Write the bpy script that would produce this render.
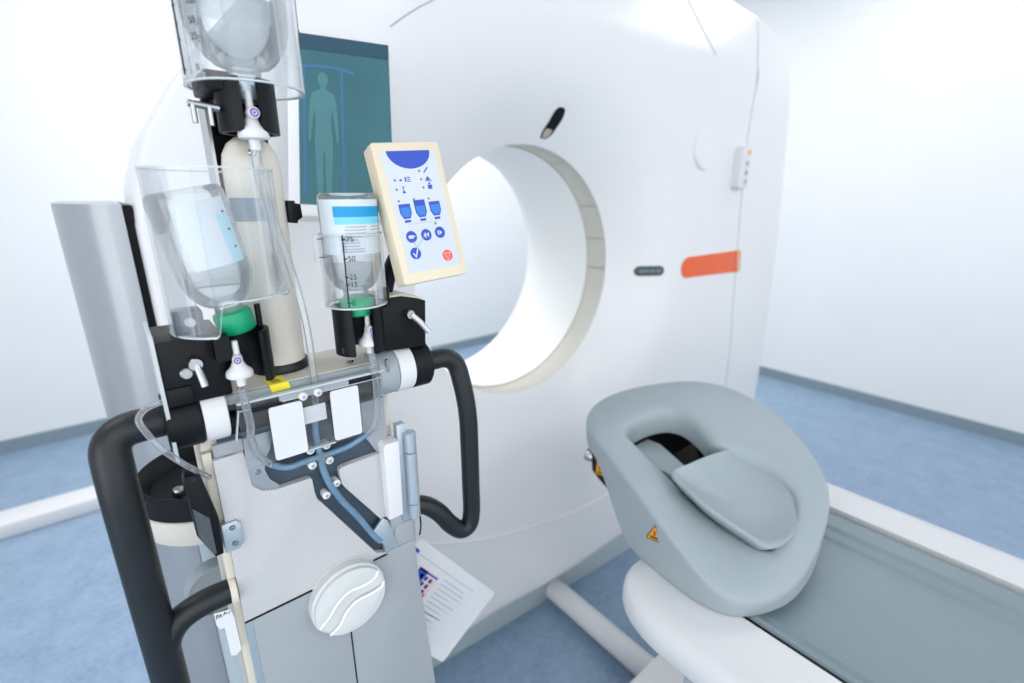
import bpy, bmesh, math, random
from mathutils import Vector, Matrix
random.seed(7)
PI = math.pi
S = bpy.context.scene
for o in list(bpy.data.objects):
    bpy.data.objects.remove(o, do_unlink=True)
COL = S.collection

# ------------------------------------------------------------------ camera
cd = bpy.data.cameras.new('camera'); cam = bpy.data.objects.new('camera', cd); COL.objects.link(cam)
cd.sensor_width = 36; cd.lens = 17; cd.clip_start = .02
YAW, PITCH = math.radians(39.3), math.radians(16.85)
cam.location = (0, 0, 1.35)
cam.rotation_euler = (PI/2 - PITCH, 0, -YAW)
cd.dof.use_dof = True; cd.dof.focus_distance = .525; cd.dof.aperture_fstop = 3.2
S.camera = cam

# ------------------------------------------------------------------ world, lamps, exposure
w = bpy.data.worlds.new('world'); S.world = w; w.use_nodes = True
w.node_tree.nodes['Background'].inputs[0].default_value = (.95, .97, 1, 1)
w.node_tree.nodes['Background'].inputs[1].default_value = .3
S.view_settings.view_transform = 'Standard'; S.view_settings.look = 'None'
S.view_settings.gamma = 1; S.view_settings.use_curve_mapping = False
S.view_settings.exposure = 0.1
def area(name, loc, sx, sy, power, rot=(0, 0, 0), color=(1, 1, 1)):
    l = bpy.data.lights.new(name, 'AREA'); l.shape = 'RECTANGLE'; l.size = sx; l.size_y = sy
    l.energy = power; l.color = color
    o = bpy.data.objects.new(name, l); COL.objects.link(o); o.location = loc; o.rotation_euler = rot
    return o
LAMP = (1, .975, .94)
FILL = (1, .985, .965)  # tint of the two added fill lights
area('ceiling_lamp', (-.9, -1.9, 2.76), 1.2, 1.0, 16, color=LAMP)
area('ceiling_lamp', (1.4, -1.9, 2.76), 1.2, 1.0, 16, color=LAMP)
area('ceiling_lamp', (2.9, .6, 2.76), 1.0, 1.2, 12, color=LAMP)
area('ceiling_lamp', (-.9, 1.2, 2.76), 1.2, 1.2, 12, color=LAMP)
area('ceiling_lamp', (1.0, 2.5, 2.76), 1.6, 1.2, 46, color=LAMP)
area('ceiling_lamp', (2.6, 2.6, 2.76), 1.2, 1.0, 17, color=LAMP)
area('fill_light', (.6, -2.54, 1.25), 5.4, 2.2, 38, rot=(PI/2, 0, 0), color=FILL)  # added fill behind the camera to brighten front faces, no window modelled
area('fill_light', (-2.26, -1.1, 1.15), 2.4, 1.9, 34, rot=(PI/2, 0, -PI/2), color=FILL)  # second added fill, lifts the lower scanner front, no window modelled

# ------------------------------------------------------------------ materials
def lin(c):
    return tuple(((x/255)/12.92 if x/255 <= .04045 else ((x/255+.055)/1.055)**2.4) for x in c)
def mat(name, rgb, rough=.5, metal=0., noise=.03, nscale=30., spec=.5, bump=0., coat=0., linear=False, transm=0., emis=0., ior=1.45):
    m = bpy.data.materials.new(name); m.use_nodes = True
    nt = m.node_tree; b = nt.nodes['Principled BSDF']
    c = rgb if linear else lin(rgb)
    b.inputs['Roughness'].default_value = rough; b.inputs['Metallic'].default_value = metal
    b.inputs['Specular IOR Level'].default_value = spec; b.inputs['Coat Weight'].default_value = coat
    b.inputs['Transmission Weight'].default_value = transm; b.inputs['IOR'].default_value = ior
    b.inputs['Base Color'].default_value = (*c, 1)
    if noise > 0:
        tc = nt.nodes.new('ShaderNodeTexCoord'); n = nt.nodes.new('ShaderNodeTexNoise')
        n.inputs['Scale'].default_value = nscale; n.inputs['Detail'].default_value = 4
        nt.links.new(tc.outputs['Object'], n.inputs['Vector'])
        r = nt.nodes.new('ShaderNodeValToRGB')
        r.color_ramp.elements[0].position = .3; r.color_ramp.elements[1].position = .7
        r.color_ramp.elements[0].color = (*[x*(1-noise) for x in c], 1)
        r.color_ramp.elements[1].color = (*[min(1, x*(1+noise)) for x in c], 1)
        nt.links.new(n.outputs['Fac'], r.inputs['Fac']); nt.links.new(r.outputs['Color'], b.inputs['Base Color'])
        if bump:
            bp = nt.nodes.new('ShaderNodeBump'); bp.inputs['Strength'].default_value = bump; bp.inputs['Distance'].default_value = .001
            nt.links.new(n.outputs['Fac'], bp.inputs['Height']); nt.links.new(bp.outputs['Normal'], b.inputs['Normal'])
    if emis:
        b.inputs['Emission Color'].default_value = (*c, 1); b.inputs['Emission Strength'].default_value = emis
    return m
def clear(name, tint=(.98, .99, 1), milk=(.04, .35), gloss=.6, rough=.03, blend=.3, ior=1.45, body=(.86, .89, .91)):
    """thin clear plastic: transparent seen square on, milky where it is seen edge on, with a Fresnel gloss"""
    m = bpy.data.materials.new(name); m.use_nodes = True; nt = m.node_tree; N = nt.nodes; N.clear()
    out = N.new('ShaderNodeOutputMaterial'); tr = N.new('ShaderNodeBsdfTransparent'); gl = N.new('ShaderNodeBsdfGlossy'); df = N.new('ShaderNodeBsdfTranslucent'); d2 = N.new('ShaderNodeBsdfDiffuse')
    gl.inputs['Roughness'].default_value = rough; gl.inputs['Color'].default_value = (1, 1, 1, 1)
    tr.inputs['Color'].default_value = (*tint, 1); df.inputs['Color'].default_value = (*body, 1); d2.inputs['Color'].default_value = (*body, 1)
    half = N.new('ShaderNodeMixShader'); half.inputs[0].default_value = .5
    nt.links.new(df.outputs[0], half.inputs[1]); nt.links.new(d2.outputs[0], half.inputs[2])
    lw = N.new('ShaderNodeLayerWeight'); lw.inputs['Blend'].default_value = blend
    mr = N.new('ShaderNodeMapRange'); mr.inputs['To Min'].default_value = milk[0]; mr.inputs['To Max'].default_value = milk[1]
    nt.links.new(lw.outputs['Facing'], mr.inputs['Value'])
    m1 = N.new('ShaderNodeMixShader'); nt.links.new(mr.outputs[0], m1.inputs[0]); nt.links.new(tr.outputs[0], m1.inputs[1]); nt.links.new(half.outputs[0], m1.inputs[2])
    fr = N.new('ShaderNodeFresnel'); fr.inputs['IOR'].default_value = ior
    mu = N.new('ShaderNodeMath'); mu.operation = 'MULTIPLY'; mu.inputs[1].default_value = gloss
    nt.links.new(fr.outputs[0], mu.inputs[0])
    ms = N.new('ShaderNodeMixShader')
    nt.links.new(mu.outputs[0], ms.inputs[0]); nt.links.new(m1.outputs[0], ms.inputs[1]); nt.links.new(gl.outputs[0], ms.inputs[2])
    nt.links.new(ms.outputs[0], out.inputs['Surface'])
    return m
def perforated(name, rgb):
    m = mat(name, rgb, .45, noise=0)
    nt = m.node_tree; b = nt.nodes['Principled BSDF']
    tc = nt.nodes.new('ShaderNodeTexCoord'); mp = nt.nodes.new('ShaderNodeMapping'); mp.inputs['Rotation'].default_value = (0, math.radians(45), 0)
    nt.links.new(tc.outputs['Object'], mp.inputs['Vector'])
    sx = nt.nodes.new('ShaderNodeSeparateXYZ'); nt.links.new(mp.outputs[0], sx.inputs[0])
    outs = []
    for ax in ('X', 'Z'):
        m1 = nt.nodes.new('ShaderNodeMath'); m1.operation = 'MULTIPLY'; m1.inputs[1].default_value = 2*PI/.0017
        m2 = nt.nodes.new('ShaderNodeMath'); m2.operation = 'SINE'
        nt.links.new(sx.outputs[ax], m1.inputs[0]); nt.links.new(m1.outputs[0], m2.inputs[0]); outs.append(m2)
    mm = nt.nodes.new('ShaderNodeMath'); mm.operation = 'MULTIPLY'
    nt.links.new(outs[0].outputs[0], mm.inputs[0]); nt.links.new(outs[1].outputs[0], mm.inputs[1])
    r = nt.nodes.new('ShaderNodeValToRGB'); c = lin(rgb)
    r.color_ramp.elements[0].position = .1; r.color_ramp.elements[1].position = .6
    r.color_ramp.elements[0].color = (*c, 1); r.color_ramp.elements[1].color = (*[x*.48 for x in c], 1)
    nt.links.new(mm.outputs[0], r.inputs['Fac']); nt.links.new(r.outputs['Color'], b.inputs['Base Color'])
    bp = nt.nodes.new('ShaderNodeBump'); bp.inputs['Strength'].default_value = .25; bp.inputs['Distance'].default_value = .0004; bp.invert = True
    nt.links.new(mm.outputs[0], bp.inputs['Height']); nt.links.new(bp.outputs[0], b.inputs['Normal'])
    return m
def floor_mat():
    m = mat('blue_vinyl', (150, 178, 214), .38, noise=0, spec=.35)
    nt = m.node_tree; b = nt.nodes['Principled BSDF']
    tc = nt.nodes.new('ShaderNodeTexCoord')
    n1 = nt.nodes.new('ShaderNodeTexNoise'); n1.inputs['Scale'].default_value = 9; n1.inputs['Detail'].default_value = 8; n1.inputs['Roughness'].default_value = .7
    n2 = nt.nodes.new('ShaderNodeTexNoise'); n2.inputs['Scale'].default_value = 60; n2.inputs['Detail'].default_value = 6
    nt.links.new(tc.outputs['Object'], n1.inputs['Vector']); nt.links.new(tc.outputs['Object'], n2.inputs['Vector'])
    mx = nt.nodes.new('ShaderNodeMix'); mx.data_type = 'FLOAT'; mx.inputs[0].default_value = .4
    nt.links.new(n1.outputs['Fac'], mx.inputs[2]); nt.links.new(n2.outputs['Fac'], mx.inputs[3])
    r = nt.nodes.new('ShaderNodeValToRGB')
    r.color_ramp.elements[0].position = .34; r.color_ramp.elements[1].position = .66
    r.color_ramp.elements[0].color = (*lin((122, 146, 172)), 1); r.color_ramp.elements[1].color = (*lin((150, 172, 196)), 1)
    nt.links.new(mx.outputs[0], r.inputs['Fac']); nt.links.new(r.outputs['Color'], b.inputs['Base Color'])
    return m
M = dict(
    wall=mat('wall_paint', (228, 231, 234), .8, noise=.01, nscale=3),
    floor=floor_mat(),
    base=mat('skirting_grey', (128, 146, 156), .5),
    shell=mat('gantry_white', (228, 229, 231), .32, noise=.008, nscale=4, coat=.15),
    tunnel=mat('tunnel_white', (238, 240, 240), .4, noise=.005, nscale=4),
    ring=mat('mylar_beige', (206, 204, 194), .25, noise=.02, nscale=12),
    ringline=mat('ring_joint', (176, 170, 156), .4),
    plinth=mat('plinth_grey', (172, 186, 192), .45),
    flank=mat('flank_silver', (164, 169, 174), .34, metal=.35, noise=.015, nscale=6),
    seam=mat('seam_grey', (178, 186, 192), .5),
    black=mat('black_plastic', (8, 12, 16), .45, noise=.1, nscale=60, spec=.28),
    rubber=mat('black_rubber_coat', (20, 26, 30), .4, noise=.06, nscale=80, spec=.5),
    dark=mat('slate_recess', (62, 76, 90), .4, noise=.06, nscale=40),
    slot=mat('slot_dark', (58, 72, 76), .3),
    slot2=mat('slot_mark', (104, 122, 126), .3),
    orange=mat('orange_stripe', (232, 96, 44), .35),
    grille=mat('orange_light', (240, 190, 160), .4),
    cream=mat('cream_plastic', (218, 214, 204), .38, noise=.01),
    beige=mat('beige_lacquer', (214, 208, 194), .42, noise=.015),
    lgrey=mat('light_grey_lacquer', (154, 161, 167), .4, noise=.012),
    mgrey=mat('mid_grey_plastic', (150, 160, 166), .42, noise=.02),
    steel=mat('brushed_steel', (188, 190, 190), .3, metal=.85, noise=.04, nscale=120),
    alu=mat('anodised_alu', (182, 194, 202), .35, metal=.6, noise=.03, nscale=120),
    chrome=mat('chrome', (168, 171, 174), .22, metal=1., noise=.02),
    white=mat('white_plastic', (218, 220, 222), .4, noise=.008),
    ridge_hi=mat('ridge_highlight', (246, 247, 248), .35, noise=0),  # whiter than the knob: highlight painted along its ridges
    knob=mat('knob_grey', (204, 208, 208), .4, noise=.01),
    knobband=mat('knob_band', (190, 194, 195), .45, noise=.01),
    paper=mat('paper', (216, 219, 223), .7, noise=.01),
    label=mat('label_paper', (210, 218, 224), .6, noise=.01),
    ink=mat('ink', (32, 36, 42), .6, noise=0),
    inkgrey=mat('ink_grey', (168, 176, 186), .6, noise=0),
    purple=mat('purple_ring', (122, 84, 172), .4),
    green=mat('green_cap', (18, 160, 112), .35, noise=.02),
    yellow=mat('yellow_sticker', (240, 226, 60), .5, noise=.02),
    amber=mat('amber_warning', (236, 160, 30), .45, noise=.03),
    amberline=mat('amber_dark', (92, 58, 18), .5),
    blue=mat('print_blue', (36, 74, 182), .4, noise=0),
    blue2=mat('print_blue_light', (50, 120, 206), .4, noise=0),
    red=mat('print_red', (232, 92, 92), .4, noise=0),
    redl=mat('print_pink', (246, 176, 176), .4, noise=0),
    kface=mat('membrane', (200, 208, 216), .3, noise=.006),
    khouse=mat('keypad_cream', (222, 211, 186), .42, noise=.012),
    cyan=mat('label_cyan', (16, 148, 204), .5, noise=0),
    cyan2=mat('label_pale_cyan', (122, 206, 234), .5, noise=0),
    cushion=mat('holder_grey', (154, 166, 172), .5, noise=.012, nscale=12),
    bed=mat('bed_grey', (128, 145, 152), .42, noise=.02, nscale=10),
    rail=mat('rail_white', (216, 218, 220), .36, noise=.006),
    led=mat('led_dark', (120, 118, 92), .3),
    band=mat('pole_band', (142, 158, 170), .3, noise=.12, nscale=40),
    palecyan=mat('label_faint_cyan', (176, 214, 226), .5, noise=0),
    skin=mat('print_beige', (222, 200, 206), .6, noise=0),
    acryl=clear('acrylic', milk=(.015, .26), body=(.93, .95, .96), gloss=.5),
    latch=mat('latch_grey', (70, 78, 84), .6, noise=.15, nscale=300),
    acedge=mat('acrylic_edge_glow', (226, 236, 240), .15, noise=0, transm=.35),  # whitish colour stands in for the bright glow of acrylic edges
    bottle=clear('bottle_glass', (.97, .985, .99), (.05, .5), .9, blend=.4, ior=1.5, body=(.9, .94, .96)),
    liquid=clear('contrast_liquid', (.95, .975, .985), (.05, .3), .5, ior=1.36, body=(.7, .78, .82)),
    tube=clear('pvc_tube', (.98, .99, 1), (.12, .6), .9, blend=.35, body=(.84, .89, .93)),
    tubeblue=mat('filled_tube', (100, 132, 158), .12, noise=.12, nscale=60, spec=.7),
    screen=mat('screen_teal', (60, 102, 110), .12, noise=.16, nscale=6, emis=.22),
    screenbar=mat('screen_bar', (44, 74, 90), .12, noise=.02, emis=.18),
    screenfig=mat('screen_figure', (74, 118, 124), .15, noise=.05, emis=.22),
    screenarc=mat('screen_arc', (60, 104, 138), .15, noise=.04, emis=.2),
    perf=perforated('perforated_panel', (202, 204, 207)),
)

# ------------------------------------------------------------------ mesh helpers
def V(*a): return Vector(a)
def box(bm, x0, x1, y0, y1, z0, z1, bev=0., seg=2):
    vs = [bm.verts.new(p) for p in ((x0,y0,z0),(x1,y0,z0),(x1,y1,z0),(x0,y1,z0),(x0,y0,z1),(x1,y0,z1),(x1,y1,z1),(x0,y1,z1))]
    fs = [bm.faces.new([vs[i] for i in f]) for f in ((0,3,2,1),(4,5,6,7),(0,1,5,4),(1,2,6,5),(2,3,7,6),(3,0,4,7))]
    if bev:
        es = list({e for f in fs for e in f.edges})
        bmesh.ops.bevel(bm, geom=es, offset=bev, segments=seg, affect='EDGES', profile=.5)
    return bm
def prism(bm, pts, y0, y1, axis='y', bev=0.):
    """polygon in (x,z) extruded along y (axis='y'), in (x,y) along z ('z') or in (y,z) along x ('x')"""
    def P(p, t): return (p[0], t, p[1]) if axis == 'y' else ((p[0], p[1], t) if axis == 'z' else (t, p[0], p[1]))
    a = [bm.verts.new(P(p, y0)) for p in pts]; b = [bm.verts.new(P(p, y1)) for p in pts]
    n = len(pts)
    f0 = bm.faces.new(a); f1 = bm.faces.new(b[::-1])
    fs = [f0, f1] + [bm.faces.new((a[i], b[i], b[(i+1) % n], a[(i+1) % n])) for i in range(n)]
    bmesh.ops.recalc_face_normals(bm, faces=fs)
    if bev: bmesh.ops.bevel(bm, geom=list(f0.edges), offset=bev, segments=2, affect='EDGES', profile=.5)
    return bm
def frame_of(d):
    d = d.normalized(); u = d.orthogonal().normalized(); return u, d.cross(u)
def lathe(bm, prof, c, axis=(0, 0, 1), seg=32, a0=0., a1=2*PI, ref=None, cap=True):
    """prof = [(r, t)] along axis from c"""
    ax = Vector(axis).normalized()
    if ref: u = Vector(ref); u = (u - ax*u.dot(ax)).normalized(); v = ax.cross(u)
    else: u, v = frame_of(ax)
    c = Vector(c); full = abs(a1-a0-2*PI) < 1e-6; n = seg if full else seg+1; rings = []
    for r, t in prof:
        if r < 1e-6: rings.append([bm.verts.new(c+ax*t)])
        else: rings.append([bm.verts.new(c+ax*t+(u*math.cos(a0+(a1-a0)*i/seg)+v*math.sin(a0+(a1-a0)*i/seg))*r) for i in range(n)])
    for A, B in zip(rings, rings[1:]):
        for i in range(seg):
            j = (i+1) % n
            if len(A) == 1 and len(B) == 1: continue
            if len(A) == 1: bm.faces.new((A[0], B[j], B[i]))
            elif len(B) == 1: bm.faces.new((A[i], A[j], B[0]))
            else: bm.faces.new((A[i], A[j], B[j], B[i]))
    if cap and full:
        if len(rings[0]) > 1: bm.faces.new(rings[0][::-1])
        if len(rings[-1]) > 1: bm.faces.new(rings[-1])
    bmesh.ops.recalc_face_normals(bm, faces=bm.faces[:])
    return bm
def cyl(bm, p0, p1, r, seg=24, bev=0.):
    p0, p1 = Vector(p0), Vector(p1); d = p1-p0; L = d.length
    prof = [(r, 0), (r, L)] if not bev else [(r-bev, 0), (r, bev), (r, L-bev), (r-bev, L)]
    return lathe(bm, prof, p0, d, seg)
def shellcyl(bm, c, r, t, z0, z1, a0, a1, seg=32):
    """open curved wall around the z axis, angles from -y (facing the camera side) counter-clockwise from above"""
    pts = []
    full = abs(a1-a0-2*PI) < 1e-6
    n = seg if full else seg+1
    R = []
    for rr, zf in ((r, z0), (r, z1), (r-t, z1), (r-t, z0)):
        R.append([bm.verts.new((c[0]+rr*math.sin(a0+(a1-a0)*i/seg), c[1]-rr*math.cos(a0+(a1-a0)*i/seg), zf(a0+(a1-a0)*i/seg) if callable(zf) else zf)) for i in range(n)])
    for k in range(4):
        A, B = R[k], R[(k+1) % 4]
        for i in range(seg):
            j = (i+1) % n; bm.faces.new((A[i], A[j], B[j], B[i]))
    if not full:
        bm.faces.new([R[k][0] for k in range(4)]); bm.faces.new([R[k][-1] for k in range(3, -1, -1)])
    bmesh.ops.recalc_face_normals(bm, faces=bm.faces[:])
    return bm
def smoothpath(pts, n=8):
    P = [Vector(p) for p in pts]; out = []
    for i in range(len(P)-1):
        a = P[max(i-1, 0)]; b = P[i]; c = P[i+1]; d = P[min(i+2, len(P)-1)]
        for k in range(n):
            t = k/n
            out.append(.5*((2*b)+(c-a)*t+(2*a-5*b+4*c-d)*t*t+(3*b-a-3*c+d)*t**3))
    out.append(P[-1]); return out
def tube(bm, pts, r, seg=12, n=8, smooth=True, cap=True):
    P = smoothpath(pts, n) if smooth else [Vector(p) for p in pts]
    rings = []; up = None
    for i, p in enumerate(P):
        d = (P[min(i+1, len(P)-1)]-P[max(i-1, 0)]).normalized()
        if up is None: u = d.orthogonal().normalized()
        else: u = (up-d*up.dot(d)).normalized()
        up = u; v = d.cross(u)
        rr = r(i/(len(P)-1)) if callable(r) else r
        rings.append([bm.verts.new(p+(u*math.cos(2*PI*k/seg)+v*math.sin(2*PI*k/seg))*rr) for k in range(seg)])
    for A, B in zip(rings, rings[1:]):
        for k in range(seg): bm.faces.new((A[k], A[(k+1) % seg], B[(k+1) % seg], B[k]))
    if cap: bm.faces.new(rings[0][::-1]); bm.faces.new(rings[-1])
    bmesh.ops.recalc_face_normals(bm, faces=bm.faces[:])
    return bm
def fillet(pts, r, n=6):
    """polyline with rounded corners"""
    P = [Vector(p) for p in pts]; out = [P[0]]
    for i in range(1, len(P)-1):
        a = (P[i-1]-P[i]); b = (P[i+1]-P[i]); rr = min(r, a.length*.49, b.length*.49)
        p0 = P[i]+a.normalized()*rr; p1 = P[i]+b.normalized()*rr
        for k in range(n+1):
            t = k/n; out.append((1-t)**2*p0+2*t*(1-t)*P[i]+t*t*p1)
    out.append(P[-1]); return out
def rrect(x0, x1, z0, z1, r, n=4):
    pts = []
    for cx, cz, a in ((x1-r, z1-r, 0), (x0+r, z1-r, PI/2), (x0+r, z0+r, PI), (x1-r, z0+r, 1.5*PI)):
        for k in range(n+1): pts.append((cx+r*math.cos(a+PI/2*k/n), cz+r*math.sin(a+PI/2*k/n)))
    return pts
def disc_pts(cx, cz, r, n=20, a0=0, a1=2*PI, rz=None):
    rz = rz or r
    full = abs(a1-a0-2*PI) < 1e-6
    return [(cx+r*math.cos(a0+(a1-a0)*k/(n if full else n-1)), cz+rz*math.sin(a0+(a1-a0)*k/(n if full else n-1))) for k in range(n)]
NEW = bmesh.new
WL = {}
def thing(name, label, cat, loc=(0, 0, 0), group=None):
    o = bpy.data.objects.new(name, None); COL.objects.link(o); o.location = loc; o.empty_display_size = .02
    o['label'] = label; o['category'] = cat
    if group: o['group'] = group
    WL[o.name] = Vector(loc); return o
def obj(name, bm, m, parent=None, smooth=True, label=None, angle=38, mtx=None):
    """link the bmesh as one mesh object; its coordinates are room coordinates (or keypad/sheet coordinates carried by mtx)"""
    if mtx is not None: bmesh.ops.transform(bm, matrix=mtx, verts=bm.verts[:])
    off = WL[parent.name] if parent else Vector((0, 0, 0))
    if parent: bmesh.ops.translate(bm, vec=-off, verts=bm.verts[:])
    me = bpy.data.meshes.new(name); bm.to_mesh(me); bm.free()
    o = bpy.data.objects.new(name, me); COL.objects.link(o); me.materials.append(M[m] if isinstance(m, str) else m)
    if smooth:
        me.shade_smooth(); me.set_sharp_from_angle(angle=math.radians(angle))
    if parent: o.parent = parent; WL[o.name] = off
    if label: o['label'] = label
    return o
def tag(o, label, cat, group=None):
    o['label'] = label; o['category'] = cat
    if group: o['group'] = group
    return o
def struct(name, bm, m):
    o = obj(name, bm, m, smooth=False); o['kind'] = 'structure'; return o
def text_bm(s, size, depth=.0002):
    cu = bpy.data.curves.new('t', 'FONT'); cu.body = s; cu.size = size; cu.extrude = depth; cu.align_x = 'LEFT'; cu.align_y = 'CENTER'
    o = bpy.data.objects.new('t', cu); COL.objects.link(o)
    me = bpy.data.meshes.new_from_object(o.evaluated_get(bpy.context.evaluated_depsgraph_get()))
    bm = bmesh.new(); bm.from_mesh(me)
    bpy.data.objects.remove(o); bpy.data.curves.remove(cu); bpy.data.meshes.remove(me)
    return bm
def merge(bm, other, mtx):
    bmesh.ops.transform(other, matrix=mtx, verts=other.verts[:])
    me = bpy.data.meshes.new('m'); other.to_mesh(me); other.free(); bm.from_mesh(me); bpy.data.meshes.remove(me)

# ------------------------------------------------------------------ room
RX0, RX1, RY0, RY1, RZ = -2.3, 3.77, -2.6, 3.575, 2.8
struct('floor', box(NEW(), RX0-.1, RX1+.1, RY0-.1, RY1+.1, -.1, 0), 'floor')
struct('ceiling', box(NEW(), RX0-.1, RX1+.1, RY0-.1, RY1+.1, RZ, RZ+.1), 'wall')
struct('wall_back', box(NEW(), RX0, RX1, RY1, RY1+.1, 0, RZ), 'wall')
struct('wall_right', box(NEW(), RX1, RX1+.1, RY0, RY1, 0, RZ), 'wall')
struct('wall_left', box(NEW(), RX0-.1, RX0, RY0, RY1, 0, RZ), 'wall')
struct('wall_front', box(NEW(), RX0, RX1, RY0-.1, RY0, 0, RZ), 'wall')
struct('baseboard_back', box(NEW(), RX0, RX1, RY1-.012, RY1, 0, .075), 'base')
struct('baseboard_right', box(NEW(), RX1-.012, RX1, RY0, RY1-.012, 0, .07), 'base')

# ------------------------------------------------------------------ CT gantry
BX, BZ, BR = .89, 1.13, .347
OUT = [(.036,.13),(.036,1.30),(.045,1.37),(.07,1.44),(.115,1.51),(.18,1.59),(.27,1.69),(.38,1.79),(.50,1.87),(.64,1.925),(.8,1.945),
       (1.3,1.965),(1.66,1.965),(1.9,1.945),(2.105,1.917),(2.14,1.89),(2.152,1.80),(2.19,1.59),(2.24,1.33),(2.27,1.1),(2.285,.89),(2.30,.42),(2.28,.20),(2.20,.13),(1.7,.125),(1.4,.125),(1.1,.115),(.9,.12),(.7,.14),(.5,.13)]
def out_r(a):
    d = V(math.cos(a), math.sin(a)); best = None
    for i in range(len(OUT)):
        p = V(OUT[i][0]-BX, OUT[i][1]-BZ); q = V(OUT[(i+1) % len(OUT)][0]-BX, OUT[(i+1) % len(OUT)][1]-BZ); e = q-p
        den = d.x*e.y-d.y*e.x
        if abs(den) < 1e-9: continue
        t = (p.x*e.y-p.y*e.x)/den; s = (p.x*d.y-p.y*d.x)/den
        if t > 0 and -1e-6 <= s <= 1+1e-6: best = t if best is None else min(best, t)
    return best
def crease_z(x):
    pts = [(.03,.64),(.4486,.539),(.6187,.4634),(.7896,.4171),(1.0216,.3754),(1.2252,.3718),(2.3,.38)]
    for (a, za), (b, zb) in zip(pts, pts[1:]):
        if x <= b: return za+(zb-za)*(x-a)/(b-a)
    return .36
def sm(t): t = max(0, min(1, t)); return t*t*(3-2*t)
def face_y(x, z):
    r = math.hypot(x-BX, z-BZ)
    y = .90+.13*max(0, 1-(r-BR)/.30)**2.2
    if z > 1.74: y += (z-1.74)*.28
    if x > 1.86: y += (x-1.86)*.07
    if x < .5: y += (.5-x)**2*.32
    cz = crease_z(x)
    if z < cz: y += (cz-z)*.10
    return y
def gantry_shell():
    bm = NEW(); N = 192; loops = []
    rad = [out_r(2*PI*i/N) for i in range(N)]
    for t in (0., .02, .05, .09, .14, .2, .27, .35, .43, .52, .6, .68, .76, .84, .9, .95, .98):
        L = []
        for i in range(N):
            a = 2*PI*i/N; r = BR+(rad[i]-BR)*t; x = BX+r*math.cos(a); z = BZ+r*math.sin(a)
            L.append(bm.verts.new((x, face_y(x, z), z)))
        loops.append(L)
    for t, dy in ((.995, .004), (1.0, .014), (1.004, .04), (1.004, .35), (.99, .62), (.97, .64), (.7, .64)):
        L = []
        for i in range(N):
            a = 2*PI*i/N; r = rad[i]*t; x = BX+r*math.cos(a); z = BZ+r*math.sin(a)
            if t == .7: r = .52; x = BX+r*math.cos(a); z = BZ+r*math.sin(a)
            y = face_y(BX+rad[i]*.98*math.cos(a), BZ+rad[i]*.98*math.sin(a))+dy
            if dy > .3: y = .9+dy
            L.append(bm.verts.new((x, y, z)))
        loops.append(L)
    for A, B in zip(loops, loops[1:]):
        for i in range(N):
            j = (i+1) % N; bm.faces.new((A[i], A[j], B[j], B[i]))
    bmesh.ops.recalc_face_normals(bm, faces=bm.faces[:])
    return bm
g = thing('ct_scanner', 'large white CT scanner gantry with round bore and orange stripe', 'scanner', (1.1, 1.25, 0))
obj('front_shell', gantry_shell(), 'shell', g, angle=50)
bm = NEW(); C0 = (BX, 0, BZ)
lathe(bm, [(BR, 1.112), (BR, 1.33), (.36, 1.40), (.395, 1.47), (.45, 1.52), (.52, 1.54)], C0, (0, 1, 0), 96, cap=False)
obj('bore_tunnel', bm, 'tunnel', g, angle=60)
bm = NEW(); lathe(bm, [(BR+.001, 1.03), (BR+.004, 1.034), (BR+.004, 1.112), (BR, 1.112)], C0, (0, 1, 0), 96, cap=False)
ring = obj('bore_window', bm, 'ring', g, label='beige translucent ring around the scanner bore')
for a in (62, 32, 14, -2):
    bm = NEW(); a0 = math.radians(a); rr = BR+.0025
    lathe(bm, [(rr, 1.033), (rr, 1.111)], C0, (0, 1, 0), 2, -a0-.006, -a0+.006, ref=(1, 0, 0), cap=False)
    obj('ring_joint', bm, 'ringline', ring)
obj('plinth', prism(NEW(), [(.07,.975),(.5,1.0),(.947,.97),(1.437,.945),(2.15,.96),(2.15,1.5),(.07,1.5)], 0, .2, 'z'), 'plinth', g, label='grey plinth under the scanner')
# grey rounded flank to the left of the white shell
fl = [(.024,.972),(.006,.975),(-.022,.993),(-.046,1.035),(-.060,1.095),(-.0685,1.2),(-.070,1.5),(.024,1.5)]
obj('side_cover', prism(NEW(), [(a, b) for a, b in [fl[0]]+[tuple(p)[:2] for p in smoothpath([(x, y, 0) for x, y in fl[1:6]], 6)]+fl[6:]], 0, 1.337, 'z'), 'flank', g, label='silver grey rounded flank cover left of the white shell', angle=50)
obj('joint_strip', box(NEW(), .0245, .0355, .982, 1.45, .02, 1.335), 'black', g, label='black joint beside the silver flank')
def on_face(x, z, off=.0015): return V(x, face_y(x, z)-off, z)
def seam(pts, r, m, name='seam', lab=None, off=-.0004):
    P = smoothpath([(x, 0, z) for x, z in pts], 8)
    return obj(name, tube(NEW(), [on_face(p.x, p.z, off) for p in P], r, 6, smooth=False), m, g, label=lab)
seam([(1.8865,1.9334),(1.86,1.84),(1.836,1.762),(1.813,1.503),(1.869,.952),(1.903,.736),(1.915,.2)], .0022, 'seam')
seam([(1.4358,1.8947),(1.4946,1.83),(1.5577,1.7646)], .0022, 'seam')
seam([(.4565,1.6363),(.5,1.668),(.5471,1.6966),(.64,1.75)], .0018, 'seam')
seam([(.45,.538),(.6187,.4634),(.7896,.4171),(1.0216,.3754),(1.2252,.3718),(1.6,.374),(2.1,.379)], .0035, 'shell', 'crease_highlight')  # raised strip added so the crease shows a highlight line
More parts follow.
